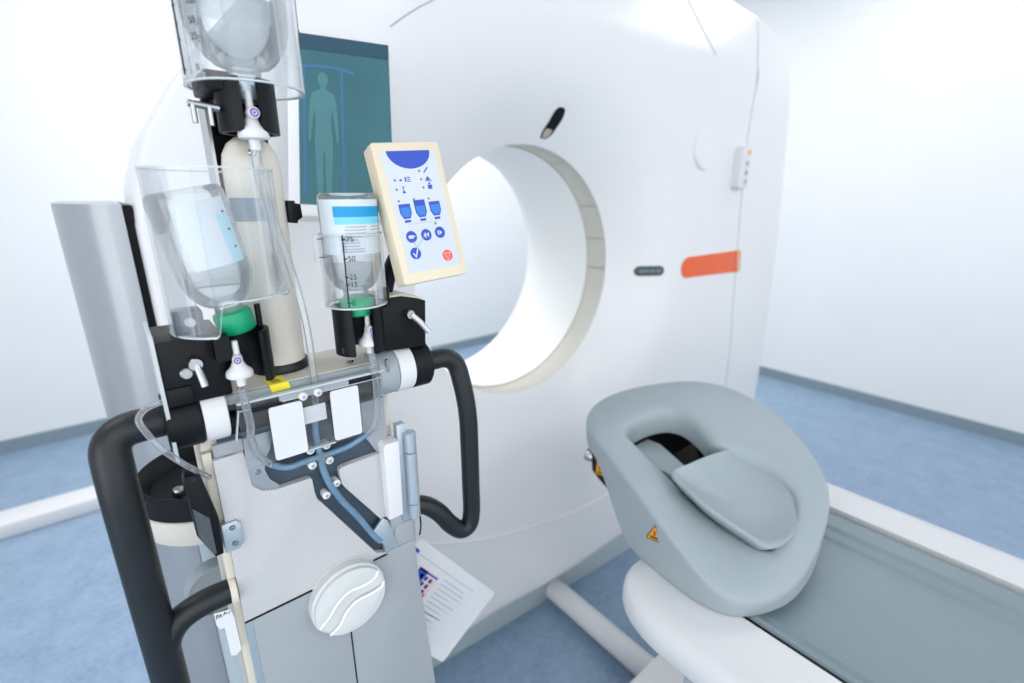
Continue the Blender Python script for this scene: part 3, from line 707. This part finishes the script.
def degs(*a): return [math.radians(x) for x in a]
sl = obj('bottle_sleeve', shellcyl(NEW(), (.0790,.494), .0235, .0045, 1.1815, 1.2300, *degs(38, 235)), 'black', ij, label='black split sleeve holding the left bottle')
obj('sleeve_fin', prism(NEW(), [(.054,1.208),(.054,1.230),(.0665,1.230),(.0665,1.208)], .478, .492), 'black', sl)
obj('sleeve_pin', cyl(NEW(), (.0985,.508,1.226), (.0985,.508,1.250), .0028, 10), 'black', sl)
# right clamp block with lever
br = obj('clamp_block', prism(NEW(), [(.2060,1.1830),(.2060,1.2280),(.2215,1.2385),(.2440,1.2395),(.2755,1.2310),(.2725,1.1755),(.2235,1.1790)], .497, .545, bev=.0015), 'black', ij, label='black clamp block under the keypad')
obj('clamp_plate', prism(NEW(), [(.224,1.2395),(.246,1.2398),(.2745,1.2325),(.2745,1.2335),(.248,1.2425),(.226,1.2415)], .50, .544), 'beige', br)
obj('lever', tube(NEW(), [(.2515,.489,1.2190),(.2590,.485,1.2110),(.2682,.480,1.1980)], .0034, 12, smooth=False), 'steel', br, label='steel clamp lever')
obj('lever_hub', lathe(NEW(), [(0,0),(.0048,0),(.0056,.0015),(.0056,.012)], (.2505,.487,1.2195), (0,1,0), 20), 'chrome', br)
sr = obj('bottle_sleeve', shellcyl(NEW(), (.1935,.500), .0262, .0045, 1.1860, 1.2370, *degs(16, 325)), 'black', ij, label='black split sleeve holding the right bottle')
obj('sleeve_slot', box(NEW(), .1690,.1730,.4875,.491,1.190,1.196), 'ink', sr)
obj('sleeve_pin', cyl(NEW(), (.2235,.490,1.232), (.2235,.490,1.254), .0032, 10), 'black', sr)
obj('keypad_stem', tube(NEW(), [(.236,.525,1.236),(.242,.520,1.262),(.250,.505,1.290)], .009, 14), 'black', ij, label='black stem carrying the keypad')
# central pole
px, py = .1225, .557
po = obj('pole', lathe(NEW(), [(.0262,0),(.0262,.208),(.0245,.219),(.0195,.2285),(.012,.2345),(0,.2365)], (px,py,1.1685), (0,0,1), 40), 'cream', ij, label='cream pole with domed top')
obj('pole_ring', lathe(NEW(), [(.0262,0),(.030,0),(.0305,.004),(.0285,.0085),(.0262,.009)], (px,py,1.1672), (0,0,1), 40, cap=False), 'rubber', po)
obj('pole_band', shellcyl(NEW(), (px,py), .0266, .0003, 1.3255, 1.3475, *degs(-75, 5)), 'band', po, label='blue grey band on the pole')
obj('pole_screw', lathe(NEW(), [(0,0),(.0024,0),(.0034,.001),(.0034,.004)], (.1190,.5295,1.388), (0,1,0), 14), 'chrome', po)
obj('pole_screw', lathe(NEW(), [(0,0),(.003,0),(.0042,.001),(.0042,.004)], (.1315,.531,1.255), (0,1,0), 14), 'steel', po)
obj('side_clip', prism(NEW(), [(.1480,1.3225),(.1480,1.3445),(.1560,1.3445),(.1560,1.342),(.1615,1.341),(.1620,1.3275),(.1570,1.3245),(.1565,1.3215)], .545, .570, bev=.001), 'black', po, label='black clip on the right of the pole')
bp_ = obj('pole_bracket', prism(NEW(), [(.0935,1.345),(.0935,1.447),(.1000,1.452),(.148,1.452),(.1485,1.345)], .586, .596), 'black', ij, label='black bracket behind the pole')
obj('bracket_edge', box(NEW(), .0905,.0934,.560,.596,1.330,1.430), 'steel', bp_)
obj('bracket_arm', box(NEW(), .100,.142,.538,.590,1.4075,1.4400,.002), 'black', bp_)
obj('bracket_arm', box(NEW(), .0835,.1040,.500,.56,1.4345,1.4490,.002), 'black', bp_)
# top sleeve with T lever
st_ = obj('bottle_sleeve', shellcyl(NEW(), (.1165,.515), .0245, .005, 1.4025, 1.4455, *degs(14, 338)), 'black', ij, label='black split sleeve under the top bottle')
obj('lever', cyl(NEW(), (.0700,.505,1.4225), (.0930,.505,1.4200), .0030, 12, .0004), 'chrome', st_, label='chrome cross lever')
for x, z in ((.0735,1.4220),(.0855,1.4208)):
    obj('lever_pin', cyl(NEW(), (x,.504,z+.001), (x,.504,z-.0150), .0022, 12, .0004), 'chrome', st_)
# acrylic shields round the bottles, with scales
def shield(c, r, z0, z1, lab, a0=-180, a1=180, seg=48):
    s = obj('bottle_shield', shellcyl(NEW(), c, r, .0025, z0, z1, *degs(a0, a1), seg=seg), 'acryl', ij, label=lab)
    for z in (z0, z1):
        lo, hi = ((lambda a, z=z: z(a)-.0007), (lambda a, z=z: z(a)+.0007)) if callable(z) else (z-.0007, z+.0007)
        obj('shield_rim', shellcyl(NEW(), c, r+.0002, .0029, lo, hi, *degs(a0, a1), seg=seg), 'acedge', s)
    return s
def scale_marks(par, c, r, az, z0, z1, marks, size, line=.0005, turn=0):
    a = math.radians(az); n = V(math.sin(a), -math.cos(a), 0); tdir = V(math.cos(a), math.sin(a), 0); p0 = V(c[0], c[1], 0)+n*(r+.0004)
    bm = NEW(); tube(bm, [p0+V(0,0,z0), p0+V(0,0,z1)], line, 6, smooth=False)
    for s, z in marks: tube(bm, [p0+V(0,0,z)-tdir*.0012, p0+V(0,0,z)+tdir*.0025], line, 6, smooth=False)
    m4 = Matrix((( tdir.x, 0, n.x, 0), (tdir.y, 0, n.y, 0), (0, 1, 0, 0), (0, 0, 0, 1)))
    a = math.radians(az+turn); n = V(math.sin(a), -math.cos(a), 0); tdir = V(math.cos(a), math.sin(a), 0)
    if turn: p0 = V(c[0], c[1], 0)+n*(r+.0004)-tdir*.0032
    m4 = Matrix((( tdir.x, 0, n.x, 0), (tdir.y, 0, n.y, 0), (0, 1, 0, 0), (0, 0, 0, 1)))
    for s, z in marks: merge(bm, text_bm(s, size, .0001), Matrix.Translation(p0+tdir*.0032+V(0,0,z)) @ m4)
    return obj('scale_marks', bm, 'ink', par, smooth=False)
LC = (.0780, .515)
def step(a):
    d = math.degrees(a)
    return 1.232+.030*sm((d+24)/10) if d > -30 else (1.262 if d < -150 else 1.232)
s = shield(LC, .0510, step, 1.3715, 'large clear cylinder around the left bottle', seg=144)
for az, zs in ((-58, (1.372,1.36,1.33,1.30,1.278)), (40, (1.368,1.355,1.325,1.30,1.272))):
    a = math.radians(az); rr = .0490
    P = [(LC[0]+(rr)*math.sin(a+da), LC[1]-rr*math.cos(a+da), z) for z, da in zip(zs, (0, .02, .10, .12, .22))]
    obj('clear_clip', tube(NEW(), P, lambda q: .0028 if q < .92 else .0036, 10), 'acryl', s)
RC = (.1945, .502)
s = shield(RC, .0320, 1.2385, 1.3120, 'clear graduated holder around the right bottle')
scale_marks(s, RC, .032, -35, 1.2405, 1.3125, (('75',1.3085),('50',1.2895),('25',1.2715),('15',1.2640),('0',1.2450)), .0075, .0007)
obj('shield_tab', prism(NEW(), rrect(.1560,.1660,1.2850,1.3130,.003), .498, .506), 'acryl', s)
obj('tab_mark', box(NEW(), .1585,.1640,.4965,.4975,1.308,1.3088), 'ink', s)
obj('tab_mark', box(NEW(), .1585,.1640,.4965,.4975,1.290,1.2908), 'ink', s)
TC = (.1200, .520)
s = shield(TC, .0480, 1.4395, 1.60, 'large clear graduated cylinder around the top bottle')
scale_marks(s, TC, .048, -78, 1.444, 1.60, (('0',1.4475),('25',1.4690),('50',1.4800),('100',1.4930)), .0068, .0007, 20)
scale_marks(s, TC, .048, 66, 1.47, 1.60, (('25',1.478),('50',1.4900)), .0040, .0003)
# yellow sticker, swivel disc, standing column
yl = obj('yellow_sticker', prism(NEW(), [(.0968,.5030),(.1140,.5030),(.1140,.5250),(.0968,.5250)], 1.1672, 1.1678, 'z'), 'yellow', ij, label='small yellow sticker on the top plate')
bm = NEW(); prism(bm, [(.0985,1.1600),(.1165,1.1605),(.1150,1.1682),(.0968,1.1682)], .5003, .5012); obj('sticker_flap', bm, 'yellow', yl)
bm = NEW()
for k in range(3): box(bm, .101, .110-.001*k, .507+.004*k, .5085+.004*k, 1.1679, 1.1681)
obj('sticker_text', bm, 'amberline', yl, smooth=False)
obj('screw', lathe(NEW(), [(.0032,0),(.0042,.001),(.0030,.003),(0,.003)], (.0745,.512,1.167), (0,0,1), 16), 'chrome', ij)
obj('screw', lathe(NEW(), [(.0032,0),(.0042,.001),(.0030,.003),(0,.003)], (.1880,.522,1.167), (0,0,1), 16), 'chrome', ij)
sd = obj('swivel_disc', lathe(NEW(), [(0,0),(.034,0),(.0365,.003),(.0365,.022)], (.0280,.655,.843), (0,1,0), 40), 'mgrey', ij, label='grey round disc beside the housing')
obj('disc_rim', lathe(NEW(), [(.0345,.0),(.0368,.0005),(.0374,.003),(.0368,.005)], (.0280,.6535,.843), (0,1,0), 40, cap=False), 'lgrey', sd)
obj('support_post', cyl(NEW(), (.14,.62,.06), (.14,.62,.60), .035, 24), 'mgrey', ij)
bm = NEW()
for a in (0, 60, 180, 240, 300):
    a = math.radians(a); tube(bm, [(.14,.62,.085), (.14+.26*math.cos(a), .62+.26*math.sin(a), .06)], .022, 12, smooth=False)
obj('foot', bm, 'mgrey', ij)
for a in (0, 60, 180, 240, 300):
    a = math.radians(a); x, y = .14+.26*math.cos(a), .62+.26*math.sin(a)
    obj('castor', cyl(NEW(), (x-.012,y,.03), (x+.012,y,.03), .03, 20, .004), 'black', ij)

# round stand behind the left handle
sd = thing('round_stand', 'round stand with black dished top and cream rim behind the left handle', 'stand', (.055, .745, 0))
SC = (.055, .745)
obj('column', cyl(NEW(), (*SC, .03), (*SC, .93), .036, 28), 'plinth', sd)
obj('cream_rim', lathe(NEW(), [(.070,0),(.091,.002),(.094,.006),(.094,.036),(.090,.038)], (*SC, .914), (0,0,1), 56), 'cream', sd, label='cream rim under the black dish')
obj('dish', lathe(NEW(), [(.088,.0),(.092,.001),(.092,.030),(.089,.033),(.084,.030),(.075,.012),(.04,.008),(0,.008)], (*SC, .9515), (0,0,1), 56), 'black', sd, label='black dished top')
obj('dish_knob', lathe(NEW(), [(.004,0),(.004,.012),(.0075,.013),(.0085,.018),(.006,.023),(0,.024)], (.010,.70,.961), (0,0,1), 20), 'chrome', sd)
obj('foot_plate', lathe(NEW(), [(.090,0),(.095,.004),(.090,.02),(.04,.035)], (*SC, 0), (0,0,1), 48), 'plinth', sd)

# ------------------------------------------------------------------ bottles hanging upside down
def inverted_bottle(name, label, c, z0, z1, R, rn, tilt, capm, capz, capr, body='bottle'):
    """neck at z0, base at z1"""
    b = thing(name, label, 'bottle', (c[0], c[1], z0), 'upside-down contrast bottles')
    mtx = Matrix.Translation((c[0], c[1], z0)) @ Matrix.Rotation(math.radians(tilt), 4, 'Y')
    h = z1-z0
    sh = R*1.05
    prof = [(rn,0),(rn,.008)]
    for k in range(9):
        a = k/8; e = a*a*(3-2*a); prof.append((rn+(R-rn)*math.sin(a*PI/2)**.8, .008+sh*(1-math.cos(a*PI/2))**.75))
    prof += [(R, h-.008),(R*.97, h-.003),(R*.88, h),(R*.5, h-.002),(0, h-.003)]
    obj('glass', lathe(NEW(), prof, (0,0,0), (0,0,1), 48, cap=False), body, b, mtx=mtx)
    return b, mtx, prof
def fluid(b, mtx, R, rn, z, hgt, name='liquid'):
    prof = [(rn*.85, .004)]
    sh = R*1.05
    for k in range(9):
        a = k/8; zz = .008+sh*(1-math.cos(a*PI/2))**.75
        if zz > hgt: break
        prof.append(((rn+(R-rn)*math.sin(a*PI/2)**.8)-.0012, zz))
    prof.append((prof[-1][0], hgt)); prof.append((0, hgt))
    obj(name, lathe(NEW(), prof, (0,0,0), (0,0,1), 40, cap=False), 'liquid', b, mtx=mtx)
def wrap(name, par, mtx, R, z0, z1, a0, a1, m, off=.0003, lab=None):
    return obj(name, shellcyl(NEW(), (0, 0), R+off, .0002, z0, z1, *degs(a0, a1), seg=24), m, par, mtx=mtx, label=lab)
b, mt, pr = inverted_bottle('contrast_bottle', 'clear bottle with pale label and green cap inside the large left cylinder', (.0760,.508), 1.246, 1.357, .0305, .0125, -11, 'green', 0, 0)
fluid(b, mt, .0305, .0125, 0, .040)
wrap('label', b, mt, .0305, .046, .101, -32, 50, 'label', lab='pale blue white bottle label')
wrap('label_panel', b, mt, .0305, .046, .088, 26, 49, 'palecyan', .0006)
bm = NEW()
for z in (.088, .073, .058): merge(bm, shellcyl(NEW(), (0, 0), .0314, .0002, z, z+.0016, *degs(38, 42), seg=4), Matrix())
obj('label_dots', bm, 'ink', b, mtx=mt)
obj('cap', lathe(NEW(), [(.0150,-.0195),(.0162,-.018),(.0165,-.003),(.0155,0),(.0125,.0015)], (0,0,0), (0,0,1), 40), 'green', b, mtx=mt, label='green bottle cap')
b, mt, pr = inverted_bottle('contrast_bottle', 'clear bottle with bright blue banded label in the graduated holder beside the keypad', (.1945,.502), 1.2460, 1.3520, .0292, .0130, 0, 'green', 0, 0)
fluid(b, mt, .0292, .0130, 0, .034)
lw_ = wrap('label', b, mt, .0292, .047, .100, -88, 80, 'label', lab='printed white label')
wrap('label_band', b, mt, .0292, .0835, .0935, -50, 60, 'cyan', .0006, lab='bright blue band of the label')
wrap('label_band', b, mt, .0292, .0765, .0835, -49, 60, 'cyan2', .0006, lab='pale blue band of the label')
bm = NEW()
rnd = random.Random(3)
for z in (.0735,.0705,.0675): merge(bm, shellcyl(NEW(), (0,0), .02985, .0002, z, z+.0011, *degs(-26-rnd.random()*10, 10), seg=8), Matrix())
for z in (.0735,.0705): merge(bm, shellcyl(NEW(), (0,0), .02985, .0002, z, z+.0010, *degs(20, 52), seg=8), Matrix())
for z in (.058,.055,.052,.0495,.061,.064): merge(bm, shellcyl(NEW(), (0,0), .02985, .0002, z, z+.0012, *degs(-40, 4-rnd.random()*14), seg=8), Matrix())
merge(bm, shellcyl(NEW(), (0,0), .02985, .0002, .0665, .0672, *degs(10, 62), seg=8), Matrix())
obj('label_print', bm, 'inkgrey', b, mtx=mt, smooth=False)
obj('cap', lathe(NEW(), [(.0150,-.020),(.0178,-.018),(.0185,-.006),(.0170,-.003),(.013,.0005)], (0,0,0), (0,0,1), 40), 'green', b, mtx=mt, label='green bottle cap')
b, mt, pr = inverted_bottle('contrast_bottle', 'large clear bottle with grey cap in the topmost cylinder', (.1190,.520), 1.4470, 1.585, .0415, .0140, 0, 'lgrey', 0, 0)
fluid(b, mt, .0415, .0140, 0, .055)
obj('cap', lathe(NEW(), [(.0150,-.017),(.0158,-.015),(.0158,-.002),(.0140,.001)], (0,0,0), (0,0,1), 32), 'alu', b, mtx=mt, label='silver bottle cap')

# ------------------------------------------------------------------ spikes and clear tubing
ts = thing('tubing_set', 'clear tubing with three white drip spikes running into the dark channel', 'tubing', (.138, .49, 1.07))
def spike(x, y, z, az, s=1.):
    """z = top of the spike, under the cap"""
    k = obj('spike', lathe(NEW(), [(.0030*s,0),(.0036*s,-.016*s),(.0050*s,-.022*s),(.0075*s,-.028*s),(.0128*s,-.0335*s),(.0135*s,-.0375*s),(.0128*s,-.0395*s),(.0050*s,-.0405*s),(.0046*s,-.050*s),(0,-.050*s)], (x,y,z), (0,0,1), 32), 'white', ts, label='white drip spike')
    a = math.radians(az); n = V(math.sin(a), -math.cos(a), 0); p = V(x, y, z-.0185*s)
    obj('ring', lathe(NEW(), [(0,.0),(.0030*s,0),(.0046*s,0),(.0050*s,.001),(.0050*s,.012*s)], p+n*.012*s, -n, 24), 'white', k)
    obj('colour_ring', lathe(NEW(), [(.0022*s,0),(.0038*s,0),(.0038*s,.0006),(.0022*s,.0006)], p+n*.0125*s, -n, 24, cap=False), 'purple', k, label='purple ring')
    obj('colour_dot', lathe(NEW(), [(0,0),(.0012*s,0),(.0012*s,.0005)], p+n*.0125*s, -n, 12), 'purple', k)
spike(.0705,.482,1.2240,-8,.85)
spike(.1995,.490,1.2275,2,.86)
spike(.1155,.500,1.4350,2,.95)
YT = .4985
obj('tube', tube(NEW(), [(.0705,.482,1.183),(.0712,.484,1.160),(.0725,.486,1.140),(.0712,.4875,1.126)], .0036, 12), 'tube', ts)
obj('tube', tube(NEW(), [(.0712,.4875,1.126),(.0735,.491,1.108),(.0800,.4955,1.0935),(.0875,.4975,1.084)], .0036, 12), 'tube', ts)
obj('tube', tube(NEW(), [(.0875,.4975,1.084),(.0960,.4985,1.0775),(.1060,YT,1.0742),(.1200,YT,1.0752),(.1365,YT,1.0748)], .0036, 12), 'tubeblue', ts, label='tube filled with bluish fluid, left arm')
obj('tube', tube(NEW(), [(.1365,YT,1.0748),(.1500,YT,1.0752),(.1660,YT,1.0765),(.1790,.4975,1.0805),(.1900,.495,1.087)], .0036, 12), 'tubeblue', ts, label='tube filled with bluish fluid, right arm')
obj('tube', tube(NEW(), [(.1900,.495,1.087),(.1985,.492,1.098),(.2015,.490,1.118),(.2020,.488,1.150),(.2005,.489,1.185)], .0036, 12), 'tube', ts)
obj('tube', tube(NEW(), [(.1155,.500,1.388),(.1150,.503,1.365),(.1225,.505,1.33),(.1335,.500,1.27),(.1385,.497,1.22),(.1390,.4965,1.17),(.1375,.4975,1.14)], .0036, 12), 'tube', ts, label='long clear tube from the topmost bottle')
obj('tube', tube(NEW(), [(.1375,.4975,1.14),(.1345,YT,1.11),(.1350,YT,1.088),(.1365,YT,1.0748)], .0036, 12), 'tubeblue', ts)
obj('tube', tube(NEW(), [(.1365,YT,1.0748),(.1370,YT,1.060),(.1425,YT,1.0370),(.1530,YT,1.0120),(.1690,YT,.9830),(.1860,YT,.9480),(.1945,YT,.9340)], .0038, 12), 'tubeblue', ts, label='tube filled with bluish fluid running down to the right')
obj('connector', lathe(NEW(), [(0,0),(.0062,0),(.0062,.006)], (.1365,.4945,1.0750), (0,1,0), 16), 'tube', ts)
obj('drip_chamber', cyl(NEW(), (.1155,.500,1.389), (.1150,.500,1.367), .0046, 16, .001), 'tube', ts)
# loop over the left handle
tag(obj('loop_tube', tube(NEW(), [(.0095,.492,1.178),(.002,.489,1.1775),(-.0050,.486,1.175),(-.0088,.486,1.168),(-.0062,.484,1.158),(.0020,.482,1.1395),(.0140,.486,1.119),(.0240,.494,1.103),(.0330,.500,1.090)], .0026, 10), 'tube'), 'thin clear tube looped over the left black handle', 'tube')

# ------------------------------------------------------------------ keypad
KX, KZ = .2615, 1.333; KW, KH, KT = .078, .1452, .0214
Ry = Matrix.Rotation(-.0777, 4, 'Y'); Rx = Matrix.Rotation(-.2515, 4, 'X'); Rz = Matrix.Rotation(-.0326, 4, 'Z')
KM = Matrix.Translation((KX, .47, KZ)) @ Rz @ Rx @ Ry
kpd = thing('control_keypad', 'cream keypad with blue and red printed buttons above the right clamp', 'keypad', (.2615, .47, 1.26))
bm = NEW(); prism(bm, rrect(-KW/2, KW/2, -KH/2, KH/2, .004), 0, KT*.52, bev=.0022); obj('front_housing', bm, 'khouse', kpd, mtx=KM)
bm = NEW(); prism(bm, rrect(-KW/2+.0006, KW/2-.0006, -KH/2+.0006, KH/2-.0006, .004), KT*.55, KT); obj('back_housing', bm, 'khouse', kpd, mtx=KM)
# image of the face: u 0..1 left to right, v 0..1 top to bottom
FW, FH = KW*.80, KH*.855; FX0, FZ0 = -FW/2+.0002, FH/2+.0012
def fp(u, v): return (FX0+u*FW, FZ0-v*FH)
fc = obj('membrane', prism(NEW(), rrect(FX0, FX0+FW, FZ0-FH, FZ0, .0015), -.0003, .003), 'kface', kpd, mtx=KM)
def pr(pts, m, name, lvl=1):
    return obj(name, prism(NEW(), pts, -.0003-.00022*lvl, .001), m, fc, mtx=KM, smooth=False)
c = fp(.5, 0)
pr([(c[0]+FW*.40*math.cos(a), c[1]-FH*.148*math.sin(a)*1.0) for a in [PI*k/24 for k in range(25)]], 'blue', 'blue_half_disc')
def lamp(u, v): pr(disc_pts(*fp(u, v), .0013, 10), 'led', 'indicator')
for u, v in ((.14,.235),(.135,.31),(.62,.17),(.625,.24),(.63,.31),(.12,.405),(.40,.40),(.68,.405),(.70,.62)): lamp(u, v)
def sq(u0, u1, v0, v1): a, b = fp(u0, v0), fp(u1, v1); return [(a[0], b[1]), (b[0], b[1]), (b[0], a[1]), (a[0], a[1])]
def icon(polys, m, name='symbol', lvl=1):
    bm = NEW()
    for P in polys: prism(bm, P, -.0003-.00022*lvl, .001)
    return obj(name, bm, m, fc, mtx=KM, smooth=False)
icon([sq(.225,.265,.23,.245), sq(.32,.345,.215,.252), sq(.36,.42,.215,.223), sq(.36,.42,.232,.238), sq(.36,.42,.246,.253)], 'blue')
icon([sq(.235,.285,.29,.297), sq(.25,.265,.30,.335), [fp(.225,.345), fp(.29,.345), fp(.258,.315)]], 'blue')
icon([[fp(.69,.185), fp(.71,.19), fp(.80,.145), fp(.785,.138)]], 'blue')
icon([[fp(.70,.25), fp(.80,.25), fp(.75,.215)], sq(.69,.82,.253,.258)], 'blue')
icon([sq(.72,.80,.29,.325), [fp(.735,.285), fp(.785,.285), fp(.76,.262)]], 'blue')
for u in (.20, .485, .765):
    top = .432 if u != .485 else .408
    icon([[fp(u-.105,top), fp(u+.105,top), fp(u+.105,.51), fp(u+.06,.553), fp(u-.06,.553), fp(u-.105,.51)], sq(u-.055,u+.055,.565,.585)], 'blue', 'bottle_symbol')
    icon([[fp(u-.085,.46), fp(u+.085,.46), fp(u+.085,.505), fp(u+.05,.54), fp(u-.05,.54), fp(u-.085,.505)]], 'blue2', 'bottle_fill', 2)
icon([sq(.20,.765,.6005,.6035)], 'inkgrey', 'line')
bm_ = [((.195,.705),(.255,.80)), ((.25,.80),(.46,.70))]
for (a, b) in bm_:
    p, q = fp(*a), fp(*b); d = V(q[0]-p[0], q[1]-p[1]).normalized(); n = (-d.y*.00035, d.x*.00035)
    icon([[(p[0]-n[0],p[1]-n[1]), (q[0]-n[0],q[1]-n[1]), (q[0]+n[0],q[1]+n[1]), (p[0]+n[0],p[1]+n[1])]], 'inkgrey', 'line')
BRD = FW*.098
for u, v in ((.195,.705),(.475,.705),(.745,.70),(.20,.845)):
    pr(disc_pts(*fp(u, v), BRD, 28), 'blue', 'button', 1)
icon([rrect(fp(.14,0)[0], fp(.235,0)[0], fp(0,.72)[1], fp(0,.692)[1], .0012), sq(.225,.262,.698,.708)], 'kface', 'button_symbol', 2)
icon([[fp(.42,.71), fp(.465,.68), fp(.465,.735)], [fp(.49,.69), fp(.53,.69), fp(.51,.735)], sq(.445,.50,.70,.71)], 'kface', 'button_symbol', 2)
icon([sq(.70,.725,.682,.72), [fp(.74,.682), fp(.74,.72), fp(.79,.701)]], 'kface', 'button_symbol', 2)
icon([[fp(.145,.845), fp(.165,.837), fp(.192,.862), fp(.245,.805), fp(.262,.815), fp(.195,.885)]], 'kface', 'button_symbol', 2)
pr(disc_pts(*fp(.79, .905), BRD, 28), 'red', 'stop_button', 1)
icon([[fp(.725,.88), fp(.855,.88), fp(.79,.952)]], 'redl', 'button_symbol', 2)
icon([[fp(.745,.888), fp(.835,.888), fp(.79,.938)]], 'red', 'button_symbol', 3)

# ------------------------------------------------------------------ paper
p0 = V(.3113,.62,.8025); ex = V(.1526,0,-.2085); LW = ex.length; ex.normalize(); ez = V(.124,0,.084).normalized(); SH = .150
SM = Matrix(((ex.x, 0, ez.x, p0.x), (0, 1, 0, p0.y), (ex.z, 0, ez.z, p0.z), (0, 0, 0, 1)))
sh = thing('instruction_sheet', 'white printed instruction sheet hanging askew behind the injector', 'paper', (.31, .62, .51))
pg = obj('page', prism(NEW(), rrect(0, LW, -SH, 0, .004), 0, .0008), 'paper', sh, mtx=SM)
def pp(u, v): return (u, -v)
def strip(x0, x1, y0, y1, m, name, k=1): return obj(name, prism(NEW(), [(x0,-y1),(x1,-y1),(x1,-y0),(x0,-y0)], -.0003*k, 0), m, pg, mtx=SM, smooth=False)
strip(.02, .20, .0205, .0218, 'inkgrey', 'title_line'); strip(.004, .018, .016, .022, 'blue', 'heading')
strip(.040, .100, .034, .076, 'skin', 'keypad_picture'); strip(.044, .068, .036, .058, 'blue', 'picture_screen', 2)
strip(.044, .098, .0365, .0395, 'blue', 'picture_screen', 2)
bm = NEW()
for i in range(3):
    for j in range(3): prism(bm, disc_pts(.060+.013*i, -(.047+.0105*j), .0042, 10), -.0006, 0)
obj('picture_buttons', bm, mat('picture_navy', (46, 62, 116), .6, noise=0), pg, mtx=SM, smooth=False)
obj('picture_stop', prism(NEW(), disc_pts(.094, -.072, .004, 10), -.0007, 0), 'red', pg, mtx=SM, smooth=False)
rnd = random.Random(5); bm = NEW()
for k in range(9):
    y = .032+.0085*k
    prism(bm, [(.112, -y-.0016), (.145+rnd.random()*.05, -y-.0016), (.145+rnd.random()*.05, -y), (.112, -y)], -.0003, 0)
for k in range(4):
    y = .092+.009*k
    prism(bm, [(.03, -y-.0016), (.13+rnd.random()*.06, -y-.0016), (.13+rnd.random()*.06, -y), (.03, -y)], -.0003, 0)
obj('text_lines', bm, 'inkgrey', pg, mtx=SM, smooth=False)
bm = NEW()
for i in range(2):
    for j in range(3): prism(bm, disc_pts(.120+.014*i, -(.122+.0105*j), .0042, 10), -.0006, 0)
obj('picture_buttons', bm, 'blue', pg, mtx=SM, smooth=False)
tg = thing('paper_tag', 'two small white paper tags with handwriting on the lower left edge', 'tag', (.02, .502, .875))
a = obj('tag', prism(NEW(), [(.0125,.940),(.0270,.9365),(.0295,.921),(.0230,.9175),(.0150,.9180),(.0128,.925)], .497, .4976), 'paper', tg, smooth=False)
obj('tag', prism(NEW(), [(.0190,.923),(.0290,.925),(.0295,.880),(.0240,.8755),(.0195,.8785)], .498, .4986), 'paper', tg, smooth=False)
bm = NEW()
for P in ([(.0140,.932),(.0145,.9365),(.0160,.9355),(.0152,.9335)], [(.0165,.932),(.0180,.936),(.0185,.932)], [(.0205,.933),(.0220,.9365),(.0222,.934),(.0240,.9345)], [(.0250,.932),(.0265,.935)]):
    tube(bm, [(x, .4968, z) for x, z in P], .00035, 5)
obj('handwriting', bm, 'ink', a, smooth=False)
